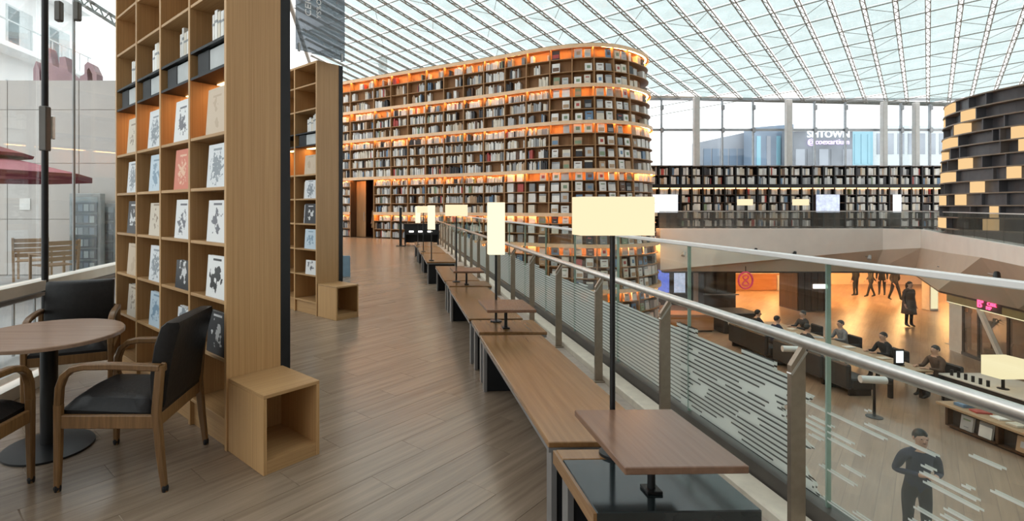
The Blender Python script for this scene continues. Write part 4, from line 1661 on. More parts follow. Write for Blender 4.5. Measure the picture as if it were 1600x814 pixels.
def make_armchair(label, loc, rz):
    """wooden armchair with bent arms, black leather seat and back; faces local +Y"""
    t = thing('armchair', label, 'chair', loc, rz, 'black leather armchairs at the round table')
    hw, fy, by = 0.275, 0.27, -0.25
    for sx in (-1, 1):
        x = hw * sx
        # front leg bends over into the arm
        pts = [(x, fy + 0.005, 0.0), (x, fy, 0.22), (x, fy - 0.002, 0.46), (x, fy - 0.008, 0.55), (x, fy - 0.03, 0.61), (x, fy - 0.075, 0.648), (x, fy - 0.14, 0.662), (x, fy - 0.30, 0.664), (x, by - 0.02, 0.655)]
        leg = MB().tube(pts[:3], [0.72, 0.9, 1.0], rect=(0.042, 0.042), side=(1, 0, 0)).build('leg', 'chair_wood', t, True)
        MB().lathe([(0.017, 0), (0.02, 0.02), (0.017, 0.035)], 10, (x, fy + 0.005, 0)).build('foot_cap', 'black_paint', leg)
        MB().tube(pts[2:], 1.0, rect=(0.045, 0.034), side=(1, 0, 0)).build('arm', 'chair_wood', t, True)
        bl = MB().tube([(x, by - 0.045, 0), (x, by - 0.02, 0.2), (x, by, 0.42), (x, by - 0.02, 0.665)], [0.68, 0.9, 1.0, 0.95], rect=(0.04, 0.045), side=(1, 0, 0)).build('leg', 'chair_wood', t, True)
        MB().lathe([(0.016, 0), (0.019, 0.02), (0.016, 0.035)], 10, (x, by - 0.045, 0)).build('foot_cap', 'black_paint', bl)
        MB().bevbox(x - 0.014, x + 0.014, by + 0.01, fy - 0.02, 0.335, 0.405, 0.004).build('side_rail', 'chair_wood', t)
    MB().bevbox(-hw + 0.02, hw - 0.02, fy - 0.018, fy + 0.01, 0.335, 0.405, 0.004).build('front_rail', 'chair_wood', t)
    MB().bevbox(-hw + 0.02, hw - 0.02, by - 0.012, by + 0.016, 0.335, 0.405, 0.004).build('back_rail', 'chair_wood', t)
    MB().bevbox(-hw + 0.015, hw - 0.015, by - 0.04, by - 0.012, 0.63, 0.675, 0.005).build('top_rail', 'chair_wood', t)
    # crowned seat pad
    bm = bmesh.new()
    nx, ny = 10, 10
    vs = {}
    for i in range(nx + 1):
        for j in range(ny + 1):
            a, b = i / nx * 2 - 1, j / ny * 2 - 1
            e = (1 - abs(a) ** 5) * (1 - abs(b) ** 5)
            x = a * (hw - 0.022)
            y = (fy + by) / 2 + b * ((fy - by) / 2 - 0.004) + 0.012
            z = 0.405 + 0.062 * e ** 0.35 + 0.012 * math.sin(a * 5 + b * 2) * e * 0.3 + 0.018 * (b + 1) / 2
            vs[i, j] = bm.verts.new((x, y, z))
    for i in range(nx):
        for j in range(ny):
            bm.faces.new((vs[i, j], vs[i + 1, j], vs[i + 1, j + 1], vs[i, j + 1]))
    bot = [bm.verts.new((sx_ * (hw - 0.022), yy, 0.395)) for sx_, yy in ((-1, by + 0.01), (1, by + 0.01), (1, fy + 0.008), (-1, fy + 0.008))]
    bm.faces.new(bot[::-1])
    edges = [[vs[i, 0] for i in range(nx + 1)], [vs[nx, j] for j in range(ny + 1)], [vs[i, ny] for i in range(nx, -1, -1)], [vs[0, j] for j in range(ny, -1, -1)]]
    for k, e in enumerate(edges):
        bm.faces.new([bot[k], bot[(k + 1) % 4]] + e[::-1])
    bm.verts.index_update()
    bm.normal_update()
    m_ = MB().add([v.co for v in bm.verts], [[v.index for v in f.verts] for f in bm.faces])
    bm.free()
    m_.build('seat', 'leather', t, True)
    # reclined padded back
    bk_ = MB()
    prof = [(0.43, 0.02, -0.02), (0.47, 0.055, -0.03), (0.60, 0.060, -0.045), (0.76, 0.035, -0.078), (0.86, 0.0, -0.105), (0.885, -0.03, -0.10)]
    rings = []
    for z, f_, b_ in prof:
        w_ = hw - 0.03
        rings.append([(-w_, by + b_ + 0.02, z), (-w_ + 0.012, by + b_, z), (w_ - 0.012, by + b_, z), (w_, by + b_ + 0.02, z), (w_, by + f_ - 0.012, z), (w_ - 0.02, by + f_, z), (0, by + f_ + 0.008, z), (-w_ + 0.02, by + f_, z), (-w_, by + f_ - 0.012, z)])
    n_ = len(rings[0])
    fs = []
    for i in range(len(rings) - 1):
        for j in range(n_):
            fs.append((i * n_ + j, i * n_ + (j + 1) % n_, (i + 1) * n_ + (j + 1) % n_, (i + 1) * n_ + j))
    fs += [tuple(range(n_ - 1, -1, -1)), tuple((len(rings) - 1) * n_ + j for j in range(n_))]
    bk_.add([p for r_ in rings for p in r_], fs)
    bk_.build('backrest', 'leather', t, True)
    MB().box(-hw + 0.025, hw - 0.025, by - 0.012, by + 0.012, 0.405, 0.64).build('back_skirt', 'leather', t)
    return t


make_armchair('black leather armchair turned left, in front of the bookcase, its back to the stool', (-1.59, 3.02, 0), PI / 2)
make_armchair('black leather armchair behind the round table, facing the viewer', (-2.66, 4.12, 0), PI + 0.42)
make_armchair('black leather armchair cut by the left picture edge, before the round table', (-2.345, 2.56, 0), 0.0)

# ================================================================== PEOPLE
pbr('skin', (0.55, 0.33, 0.23), 0.5, var=0.03)
pbr('hair_black', (0.012, 0.010, 0.009), 0.45, var=0.1)
pbr('hair_brown', (0.05, 0.028, 0.016), 0.45, var=0.1)
pbr('navy_cloth', (0.012, 0.018, 0.045), 0.8, var=0.12, scale=12)
pbr('black_cloth', (0.012, 0.012, 0.014), 0.8, var=0.12, scale=12)
pbr('charcoal_cloth', (0.04, 0.038, 0.038), 0.8, var=0.12, scale=12)
pbr('grey_cloth', (0.22, 0.22, 0.23), 0.8, var=0.1, scale=12)
pbr('tan_cloth', (0.36, 0.22, 0.12), 0.8, var=0.1, scale=12)
pbr('brown_cloth', (0.10, 0.06, 0.04), 0.8, var=0.1, scale=12)
pbr('shoe', (0.015, 0.013, 0.012), 0.5, var=0.1)


def person(label, loc, rz, pose='stand', top='black_cloth', legs='black_cloth', hair='hair_black', height=1.74, coat=False, long_hair=False, group=None, lean=0.0):
    """figure grown from a skeleton with a skin modifier; faces local +Y"""
    J, E, Rr, part = {}, [], {}, {}

    def j(n, p, r, mat, prev=None):
        J[n] = Vector(p)
        Rr[n] = r if isinstance(r, tuple) else (r, r)
        part[n] = mat
        if prev:
            E.append((prev, n))
    sit = pose == 'sit'
    hip = 0.50 if sit else 0.93
    fw = lean if sit else 0.02 + lean
    j('pelvis', (0, 0, hip), (0.155, 0.115), legs)
    j('waist', (0, fw * 0.3, hip + 0.17), (0.135, 0.10), top, 'pelvis')
    j('chest', (0, fw * 0.7, hip + 0.36), (0.165, 0.115), top, 'waist')
    j('collar', (0, fw, hip + 0.51), (0.10, 0.08), top, 'chest')
    j('neck', (0, fw + 0.015, hip + 0.575), 0.055, 'skin', 'collar')
    j('jaw', (0, fw + 0.04, hip + 0.64), (0.062, 0.072), 'skin', 'neck')
    j('face', (0, fw + 0.03, hip + 0.70), (0.075, 0.092), 'skin', 'jaw')
    j('crown', (0, fw + 0.015, hip + 0.77), (0.066, 0.082), 'skin', 'face')
    hc = Vector((0, fw + 0.02, hip + 0.715))
    for sx, sd in ((-1, 'l'), (1, 'r')):
        j('sh' + sd, (0.175 * sx, fw * 0.95, hip + 0.46), 0.068, top, 'collar')
        if sit:
            el, wr = (0.23 * sx, fw + 0.10, hip + 0.24), (0.14 * sx, fw + 0.33, hip + 0.27)
        elif pose == 'hold':
            el, wr = (0.25 * sx, 0.0, hip + 0.20), (0.09 * sx, 0.24, hip + 0.26)
        elif pose == 'walk':
            el, wr = (0.22 * sx, -0.05 * sx, hip + 0.19), (0.22 * sx, 0.10 * sx, hip - 0.03)
        else:
            el, wr = (0.22 * sx, -0.02, hip + 0.19), (0.22 * sx, 0.05, hip - 0.05)
        j('el' + sd, el, 0.050, top, 'sh' + sd)
        j('wr' + sd, wr, 0.034, top, 'el' + sd)
        d = (Vector(wr) - Vector(el)).normalized()
        pm_ = Vector(wr) + d * 0.06
        j('palm' + sd, pm_, (0.034, 0.018), 'skin', 'wr' + sd)
        side = Vector((1, 0, 0)) if abs(d.x) < 0.8 else Vector((0, 1, 0))
        crv = Vector((0, 0, -1)) if abs(d.z) < 0.7 else Vector((0, 1, 0))
        for fi, (o_, ln) in enumerate(((-0.027, 0.068), (-0.009, 0.078), (0.010, 0.073), (0.027, 0.058))):
            a = pm_ + side * o_ + d * 0.045
            j(f'f{fi}a{sd}', a, 0.0095, 'skin', 'palm' + sd)
            j(f'f{fi}b{sd}', a + d * ln * 0.6 + crv * 0.012, 0.0085, 'skin', f'f{fi}a{sd}')
            j(f'f{fi}c{sd}', a + d * ln * 0.85 + crv * 0.035, 0.0075, 'skin', f'f{fi}b{sd}')
        j('tha' + sd, pm_ - side * sx * 0.04 + d * 0.005, 0.011, 'skin', 'palm' + sd)
        j('thb' + sd, pm_ - side * sx * 0.058 + d * 0.045, 0.009, 'skin', 'tha' + sd)
        j('hip' + sd, (0.095 * sx, 0.0, hip - 0.04), 0.092, legs, 'pelvis')
        if sit:
            kn, an = (0.11 * sx, 0.42, 0.50), (0.11 * sx, 0.40, 0.09)
        elif pose == 'walk':
            kn, an = (0.10 * sx, 0.10 * -sx + 0.03, 0.50), (0.10 * sx, 0.22 * -sx, 0.09)
        else:
            kn, an = (0.10 * sx, 0.015, 0.50), (0.11 * sx, -0.01, 0.09)
        j('kn' + sd, kn, 0.062, legs, 'hip' + sd)
        j('an' + sd, an, 0.042, legs, 'kn' + sd)
        j('hl' + sd, Vector(an) + Vector((0, -0.02, -0.055)), 0.036, 'shoe', 'an' + sd)
        j('to' + sd, Vector(an) + Vector((0, 0.15, -0.062)), (0.040, 0.028), 'shoe', 'an' + sd)
    names = list(J)
    idx = {n: i for i, n in enumerate(names)}
    me = bpy.data.meshes.new('body')
    me.from_pydata([J[n] for n in names], [(idx[a], idx[b]) for a, b in E], [])
    ob = bpy.data.objects.new('body', me)
    COL.objects.link(ob)
    ob.modifiers.new('skin', 'SKIN').use_smooth_shade = True
    sv = me.skin_vertices[0].data
    for n in names:
        sv[idx[n]].radius = Rr[n]
        sv[idx[n]].use_root = n == 'pelvis'
    sub = ob.modifiers.new('sub', 'SUBSURF')
    sub.levels = 1
    sub.render_levels = 1
    dg = bpy.context.evaluated_depsgraph_get()
    bm_ = bpy.data.meshes.new_from_object(ob.evaluated_get(dg))
    bpy.data.objects.remove(ob)
    mats = ['skin', top, legs, 'shoe']
    bm_.materials.clear()
    for m in mats:
        bm_.materials.append(MATS[m])
    segs = [(J[a], J[b], part[b]) for a, b in E]
    for pl in bm_.polygons:
        c = pl.center
        best, bmn = 1e9, 'skin'
        for a, b, mt in segs:
            ab = b - a
            t = max(0, min(1, (c - a).dot(ab) / max(ab.length_squared, 1e-9)))
            dd = (a + ab * t - c).length_squared
            if dd < best:
                best, bmn = dd, mt
        pl.material_index = mats.index(bmn)
        pl.use_smooth = True
    sc = height / 1.74
    t = thing('person', label, 'person', loc, rz, group)
    t.scale = (sc, sc, sc)
    body = link('body', bm_, t)
    # hair cap over crown and back of the head
    hm = MB()
    nu, nv = 14, 8
    vs, fs = [], []
    for i in range(nv + 1):
        a = -0.8 + (PI / 2 + 0.8) * i / nv
        for k in range(nu):
            b = 2 * PI * k / nu
            # the hairline: verts over the face sink inside the head
            lim = 0.85 * math.sin(b) ** 0.6 - 0.35 if math.sin(b) > 0 else -0.35 + 0.5 * math.sin(b)
            k_ = 1.0 if a > lim else 0.80
            vs.append(hc + Vector((0.081 * k_ * math.cos(a) * math.cos(b), -0.010 + 0.098 * k_ * math.cos(a) * math.sin(b), 0.012 + 0.102 * k_ * math.sin(a))))
    for i in range(nv):
        for k in range(nu):
            fs.append((i * nu + k, i * nu + (k + 1) % nu, (i + 1) * nu + (k + 1) % nu, (i + 1) * nu + k))
    hm.add(vs, fs)
    if long_hair:
        hm.tube([hc + Vector((0, -0.07, 0.02)), hc + Vector((0, -0.085, -0.08)), hc + Vector((0, -0.10, -0.22))], [0.07, 0.075, 0.04], 10)
    hm.build('hair', hair, t, True)
    fm = MB()
    fm.ball((hc.x, hc.y + 0.098, hc.z - 0.022), 0.012, 0.016, 0.022, 8, 5)
    for sx in (-1, 1):
        fm.ball((hc.x + 0.078 * sx, hc.y, hc.z - 0.015), 0.010, 0.018, 0.028, 8, 5)
    fm.build('nose_and_ears', 'skin', body, True)
    em = MB()
    for sx in (-1, 1):
        em.ball((hc.x + 0.03 * sx, hc.y + 0.083, hc.z + 0.0), 0.011, 0.007, 0.006, 8, 5)
    em.ball((hc.x, hc.y + 0.083, hc.z - 0.055), 0.022, 0.008, 0.005, 8, 4)
    em.build('eyes_and_mouth', 'hair_brown', body, True)
    if coat:
        MB().lathe([(0.235, 0.50), (0.225, 0.55), (0.19, 0.95), (0.172, 1.15), (0.19, 1.32), (0.10, 1.44)], 20, (0, 0.0, 0)).build('coat', top, t, True)
    return t


# ================================================================== LOWER HALL
def lowp(px, py, z):
    return PX(px, py, z)


# shop front band far under the gallery
PYs = 25.6


def xat(px, Y):
    return (px - PPX) * Y / F


sfb = thing('shop_front', 'dark shopfront with blue posters under the gallery behind the tower', 'shopfront', (xat(1024, PYs), PYs, LOW))
x0 = xat(1024, PYs)
MB().box(0, xat(1098, PYs) - x0, 0.05, 0.15, 0, BB - LOW).build('wall_panel', 'shop_dark', sfb)
for a, b, m in ((1029, 1046, 'poster_blue'), (1054, 1071, 'poster_pale')):
    fr = MB().box(xat(a, PYs) - x0, xat(b, PYs) - x0, 0.02, 0.05, 0.62, BB - LOW - 0.12).build('poster', m, sfb)
    MB().box(xat(a, PYs) - x0 - 0.03, xat(b, PYs) - x0 + 0.03, 0.035, 0.052, 0.58, 0.62).build('poster_rail', 'edge_steel', fr)
MB().box(xat(1084, PYs) - x0, xat(1092, PYs) - x0, 0.0, 0.05, 0.0, BB - LOW).build('pale_post', 'shop_white', sfb)
ks = thing('kiosk', 'dark glazed kiosk under the gallery left of the round pink sign', 'kiosk', (xat(1100, 25.0), 25.0, LOW))
kw = xat(1150, 25.0) - xat(1100, 25.0)
MB().bevbox(0, kw, 0, 0.5, 0.0, BB - LOW - 0.01, 0.02).build('body', 'shop_dark', ks)
for i in range(3):
    MB().box(0.08 + i * kw / 3, (i + 1) * kw / 3 - 0.06, -0.02, 0.0, 0.7, 1.7).build('pane', 'channel_dark', ks)
MB().box(-0.05, kw + 0.05, -0.15, 0.0, 0.62, 0.68).build('counter_edge', 'edge_steel', ks)

cw = thing('wood_pillar', 'broad dark wood pillar under the gallery beside the seated readers', 'pillar', (xat(1246, 24.2), 24.2, LOW))
pw = xat(1297, 24.2) - xat(1246, 24.2)
MB().box(0, pw, 0, 1.2, 0, BB - LOW).build('body', 'dark_wood', cw)
for i in range(5):
    MB().box(0.03 + i * pw / 5, (i + 1) * pw / 5 - 0.01, -0.03, 0, 0.02, BB - LOW - 0.02).build('slat', 'dark_wood', cw)
MB().bevbox(pw * 0.45, pw * 0.9, -0.09, -0.03, 1.05, 1.25, 0.02).build('wall_light', 'desk_light', cw)

lc = thing('lit_column', 'bright white lit column under the gallery corner', 'column', (xat(1453, 24.4), 24.4, LOW))
MB().bevbox(-0.2, 0.2, -0.2, 0.2, 0, BB - LOW, 0.02).build('shaft', 'shop_white', lc)
MB().box(-0.16, 0.16, -0.215, -0.2, 0.1, BB - LOW - 0.1).build('light_panel', 'lamp_shade', lc)
sh = thing('cafe_counter', 'warm-lit cafe back counter under the gallery with white front', 'counter', (xat(1190, 30), 30.2, LOW))
MB().bevbox(-1.4, 2.2, 0, 0.8, 0, 0.98, 0.02).build('body', 'counter_wood', sh)
MB().bevbox(1.0, 1.9, -0.08, 0.0, 0.0, 0.9, 0.02).build('white_front', 'shop_white', sh)
MB().box(-1.45, 2.25, -0.05, 0.85, 0.98, 1.02).build('worktop', 'shop_white', sh)
for i in range(3):
    MB().box(-1.3 + i * 1.15, -0.3 + i * 1.15, 2.2, 2.36, 1.15, 1.75).build('menu_panel', ['counter_wood', 'shop_white', 'panel_grey'][i], sh)
# real ceiling lights of the shops
k = 0
for Y in (25.4, 28.0, 30.6):
    for X in (14, 16.5, 19, 21.5, 24, 26.5, 29):
        if Y < 26 and X < 16:
            continue
        o = thing('ceiling_light', f'square warm ceiling light under the gallery, {ORD[k % 7 + 1]} across, {("front", "middle", "back")[int((Y - 25) // 2.6)]} row', 'light', (X, Y, BB - 0.001), 0, 'warm ceiling lights under the gallery')
        MB().box(-0.25, 0.25, -0.25, 0.25, -0.03, 0.0).build('housing', 'edge_steel', o)
        MB().box(-0.21, 0.21, -0.21, 0.21, -0.04, -0.03).build('diffuser', 'warm_lamp', o)
        k += 1

# round pink sign hanging from the bulkhead edge
sgp = PD(1165, 438, 22.85)
rs = thing('round_sign', 'round pink ring sign hanging at the bulkhead edge above the cafe', 'sign', sgp)
rg = MB()
rg.tube([(0.31 * math.cos(a), 0, 0.36 * math.sin(a)) for a in [2 * PI * i / 28 for i in range(29)]], 0.04, 8)
rg.build('ring', 'sign_pink', rs, True)
MB().tube([(0.13 * math.sin(a * 2), -0.01, 0.22 * math.cos(a)) for a in [2 * PI * i / 28 for i in range(29)]], 0.03, 6).build('figure', 'sign_pink', rs, True)
MB().bar((0, 0, 0.36), (0, 0, 0.62), 0.02, 0.02).build('hanger', 'black_metal', rs)

# spot cameras on the bulkhead
for i, (px, py) in enumerate(((1068, 396), (1180, 391), (1241, 396), (1358, 402), (1473, 418), (1556, 430))):
    r = (px - PPX) / F
    Y = 22.9
    if px > 1400:
        Y = 19.2 if px < 1500 else 15.0
        best = None
        for q in range(200):
            Yq = 10 + q * 0.06
            for a, b in zip(BK[:-1], BK[1:]):
                if min(a[1], b[1]) <= Yq <= max(a[1], b[1]) and a[1] != b[1]:
                    Xq = a[0] + (b[0] - a[0]) * (Yq - a[1]) / (b[1] - a[1])
                    e = abs(Xq / Yq - r)
                    if best is None or e < best[0]:
                        best = (e, Yq)
        Y = best[1] - 0.12
    p = PD(px, py, Y)
    sp = thing('spotlight', f'small black spotlight on the pale bulkhead, {ORD[i + 1]} from the tower', 'spotlight', p, 0, 'spotlights on the gallery bulkhead')
    MB().tube([(0, 0.18, 0.02), (0, 0.0, 0.0)], 0.02, 6).build('bracket', 'edge_steel', sp)
    MB().tube([(0.06, 0.03, 0.06), (-0.07, -0.08, -0.1)], [0.06, 0.08], 10).build('head', 'black_metal' if i % 3 else 'panel_grey', sp, True)

# right-hand shop
SL = [Vector((18.55, 18.15)), Vector((18.4, 17.9)), Vector((17.45, 14.8)), Vector((15.5, 9.6))]


def sl_at(px):
    r = (px - PPX) / F
    for a, b in zip(SL[:-1], SL[1:]):
        # X=r*Y on the segment
        d = b - a
        den = d.x - r * d.y
        t = (r * a.y - a.x) / den
        if -0.001 <= t <= 1.001:
            return a + d * t
    return None


shp = thing('corner_shop', 'pale glazed shop with gold fascia under the right gallery', 'shopfront', (SL[1].x, SL[1].y, LOW))
o2 = SL[1]


def seg_panel(name, mat, px0, px1, z0, z1, th=0.05, off=0.0, parent=None):
    a, b = sl_at(px0), sl_at(px1)
    n = Vector((b.y - a.y, -(b.x - a.x))).normalized()
    if n.x > 0:
        n = -n
    a, b = a + n * off - o2, b + n * off - o2
    c, d = a - n * th, b - n * th
    return MB().hexa([(a.x, a.y, z0), (b.x, b.y, z0), (d.x, d.y, z0), (c.x, c.y, z0), (a.x, a.y, z1), (b.x, b.y, z1), (d.x, d.y, z1), (c.x, c.y, z1)]).build(name, mat, parent or shp)


hz_ = BB - LOW - 0.3
seg_panel('white_pier', 'shop_white', 1483, 1503, 0, hz_, 0.25)
seg_panel('frame_post', 'shop_dark', 1504, 1507, 0, hz_, 0.08, 0.02)
seg_panel('pane', 'shop_glass', 1507, 1528, 0.1, hz_, 0.02)
seg_panel('frame_post', 'shop_dark', 1528, 1531, 0, hz_, 0.08, 0.02)
seg_panel('pane', 'shop_glass', 1531, 1574, 0.1, hz_, 0.02)
seg_panel('frame_post', 'shop_dark', 1574, 1578, 0, hz_, 0.08, 0.02)
seg_panel('pane', 'shop_glass', 1578, 1628, 0.1, hz_, 0.02)
seg_panel('bottom_rail', 'shop_dark', 1503, 1628, 0, 0.1, 0.08, 0.02)
fa = seg_panel('fascia', 'fascia_gold', 1482, 1650, hz_, BB - LOW + 0.02, 0.1, 0.05)
seg_panel('fascia_light', 'lamp_shade', 1482, 1650, hz_ - 0.03, hz_ - 0.002, 0.05, 0.04, fa)
a, b = sl_at(1532), sl_at(1573)
MB().bar((a.x - o2.x - 0.04, a.y - o2.y, hz_), (b.x - o2.x - 0.04, b.y - o2.y, 0.12), 0.10, 0.12).build('diagonal_brace', 'shop_white', shp)
MB().box(0.6, 4.5, -4.0, 0.5, 0, 0.02).build('shop_floor', 'shop_white', shp)
MB().box(3.0, 3.1, -6.0, 0.5, 0.02, 1.9).build('shop_wall', 'shop_white', shp)
ngl = sl_at(1552)
ns = thing('neon_sign', 'red neon lettering on the gold fascia of the corner shop', 'sign', (ngl.x - 0.10, ngl.y, LOW + hz_ + 0.17), math.atan2(-(SL[2] - SL[1]).y, -(SL[2] - SL[1]).x) + PI)
for tx, x, z, sz in (("B'", -0.36, 0.0, 0.34), ('CAFE', 0.10, 0.06, 0.15), ('MP', -0.02, -0.07, 0.15)):
    o = link('lettering', text_mesh(tx, sz, 0.015, 'neon_red'), ns)
    o.location = (x, -0.02, z)
    o.rotation_euler = (PI / 2, 0, 0)
MB().box(-0.5, 0.45, 0.0, 0.015, -0.16, 0.17).build('backing', 'shop_dark', ns)
# potted palm inside the shop
pp = sl_at(1522)
pl = thing('potted_palm', 'small palm standing behind the corner shop window', 'plant', (pp.x + 0.55, pp.y, LOW + 0.02))
MB().lathe([(0.12, 0), (0.17, 0.3), (0.15, 0.3)], 14).build('pot', 'panel_grey', pl, True)
MB().tube([(0, 0, 0.25), (0.02, 0, 0.6), (0, 0.02, 0.95)], 0.02, 6).build('stem', 'brown_cloth', pl)
pbr('leaf_green', (0.06, 0.09, 0.04), 0.6, var=0.2)
for i in range(9):
    a = i * 2.4
    c, s_ = math.cos(a), math.sin(a)
    q = [(0, 0, 0.95), (0.2 * c, 0.2 * s_, 1.15 + 0.05 * (i % 3)), (0.42 * c, 0.42 * s_, 1.05 + 0.06 * (i % 3))]
    MB().tube(q, [0.4, 1.0, 0.15], rect=(0.09, 0.008)).build('leaf', 'leaf_green', pl)

# long reading table with people
rtl = thing('reading_table', 'long pale wood reading table in the lower hall', 'table', (12.55, 15.7, LOW))
MB().bevbox(-0.5, 0.5, -2.8, 2.8, 0.70, 0.75, 0.01).build('table_top', 'outdoor_wood', rtl)
for y in (-2.6, 0.0, 2.6):
    for x in (-0.4, 0.4):
        MB().box(x - 0.04, x + 0.04, y - 0.04, y + 0.04, 0, 0.70).build('leg', 'black_metal', rtl)
rl = random.Random(3)
itn = 0
for i in range(9):
    y = -2.3 + i * 0.56
    itn += 1
    o = MB().bevbox(-0.13, 0.13, -0.1, 0.1, 0, 0.02, 0.004).build('magazine', ['book_white', 'book_ivory', 'book_silver'][i % 3])
    o.location = (12.55 + (0.22 if i % 2 else -0.2), 15.7 + y, LOW + 0.752)
    o.rotation_euler = (0, 0, rl.uniform(-.5, .5))
    tag(o, f'{("white", "ivory", "grey")[i % 3]} magazine lying on the long reading table, {ORD[i + 1]} from its near end', 'magazine', 'magazines on the reading table')
ts = thing('menu_stand', 'black-framed white sign stand at the near end of the reading table', 'sign', (12.6, 13.35, LOW + 0.752))
MB().bevbox(-0.13, 0.13, -0.02, 0.02, 0.02, 0.42, 0.01).build('frame', 'black_paint', ts)
MB().box(-0.09, 0.09, -0.028, -0.02, 0.07, 0.37).build('sheet', 'screen_white', ts)
MB().bevbox(-0.1, 0.1, -0.06, 0.06, 0, 0.02, 0.005).build('foot', 'black_paint', ts)


def hall_chair(label, x, y, rz):
    t = thing('reading_chair', label, 'chair', (x, y, LOW), rz, 'dark chairs at the reading table')
    MB().bevbox(-0.25, 0.25, -0.24, 0.24, 0.36, 0.46, 0.03).build('seat', 'sofa_dark', t)
    MB().bevbox(-0.25, 0.25, -0.30, -0.22, 0.40, 0.84, 0.03).build('backrest', 'sofa_dark', t)
    for sx in (-1, 1):
        for yy in (-0.22, 0.2):
            MB().box(sx * 0.21 - 0.02, sx * 0.21 + 0.02, yy - 0.02, yy + 0.02, 0, 0.37).build('leg', 'black_metal', t)
        MB().bevbox(sx * 0.26 - 0.025, sx * 0.26 + 0.025, -0.24, 0.2, 0.58, 0.64, 0.01).build('arm', 'sofa_dark', t)
    return t


seats_r = [(13.45, 16.1, 'grey_cloth', 'black_cloth', 'readers'), (13.4, 14.55, 'black_cloth', 'black_cloth', ''), (13.4, 13.15, 'brown_cloth', 'charcoal_cloth', ''), (13.45, 17.6, 'charcoal_cloth', 'black_cloth', '')]
desc = ['person in grey top reading on the far side of the long table', 'person in black coat bent over the far side of the long table',
        'person in brown jacket at the near end of the long table', 'person in charcoal top at the far end of the long table']
for i, (x, y, tp, lg, _) in enumerate(seats_r):
    hall_chair('dark reading chair under the ' + desc[i].split(' on ')[0].split(' bent')[0].split(' at ')[0], x + 0.12, y, PI / 2)
    person(desc[i], (x + 0.05, y, LOW), PI / 2, 'sit', tp, lg, 'hair_black', 1.74, group='people in the lower hall', lean=0.10 + 0.04 * (i % 2))
seats_l = [(11.75, 17.7, 'black_cloth'), (11.7, 16.7, 'navy_cloth'), (11.75, 15.5, 'charcoal_cloth')]
dl = ['person in black seen from behind at the pillar end of the table', 'person in navy seen from behind beside the one in black', 'person in charcoal seen from behind at the middle of the table']
for i, (x, y, tp) in enumerate(seats_l):
    person(dl[i], (x, y, LOW), -PI / 2, 'sit', tp, 'black_cloth', 'hair_black', 1.76, group='people in the lower hall', lean=0.12)
for i, (y, L_) in enumerate(((17.2, 1.9), (15.0, 1.9), (13.6, 0.8))):
    t = thing('sofa_bench', f'dark padded sofa bench on the near side of the reading table, {("pillar end", "middle", "near end")[i]}', 'sofa', (11.55, y, LOW), 0, 'dark sofa benches in the lower hall')
    MB().bevbox(-0.28, 0.30, -L_ / 2, L_ / 2, 0.16, 0.44, 0.04).build('seat', 'sofa_dark', t)
    MB().bevbox(-0.40, -0.27, -L_ / 2, L_ / 2, 0.16, 0.80, 0.04).build('backrest', 'sofa_dark', t)
    for yy in (-L_ / 2 + 0.08, L_ / 2 - 0.08):
        MB().box(-0.3, 0.25, yy - 0.03, yy + 0.03, 0, 0.16).build('leg', 'black_metal', t)
for i, (px, py) in enumerate(((1240, 546), (1366, 594))):
    p = lowp(px, py, -2.45)
    t = thing('stand_lamp', f'white drum lamp on a black stand in the lower hall, {("farther", "nearer")[i]} one', 'lamp', (p.x, p.y, LOW), 0, 'white drum lamps in the lower hall')
    MB().lathe([(0.16, 0), (0.16, 0.02), (0.03, 0.03), (0.025, 0.8)], 14).build('stand', 'black_metal', t, True)
    MB().tube([(-0.28, 0.05, 0.86), (0.22, -0.05, 0.86)], 0.085, 14).build('drum', 'white_cap', t, True)
    MB().tube([(0.22, -0.05, 0.86), (0.30, -0.066, 0.86)], 0.09, 14).build('end_cap', 'black_metal', t, True)
# counter and island at the foot of the tower
ct = thing('low_counter', 'orange-brown wooden counter at the foot of the book tower', 'counter', (10.05, 20.1, LOW))
MB().bevbox(0.0, 1.75, 0.0, 0.75, 0.05, 0.62, 0.01).build('body', 'counter_wood', ct)
MB().bevbox(-0.03, 1.78, -0.03, 0.78, 0.62, 0.67, 0.01).build('worktop', 'counter_wood', ct)
MB().box(0.04, 1.7, 0.04, 0.7, 0.0, 0.05).build('plinth', 'shop_dark', ct)
isl = thing('dark_island', 'long dark display island between the orange counter and the reading table', 'counter', (12.0, 19.8, LOW))
MB().bevbox(0, 1.35, 0, 1.1, 0.0, 0.72, 0.02).build('body', 'shop_dark', isl)
MB().bevbox(-0.06, 1.42, -0.06, 1.16, 0.72, 0.78, 0.02).build('worktop', 'sofa_dark', isl)
MB().tube([(0.12, -0.16, 0.45), (0.60, -0.16, 0.45)], 0.11, 12).build('roll', 'white_cap', isl, True)

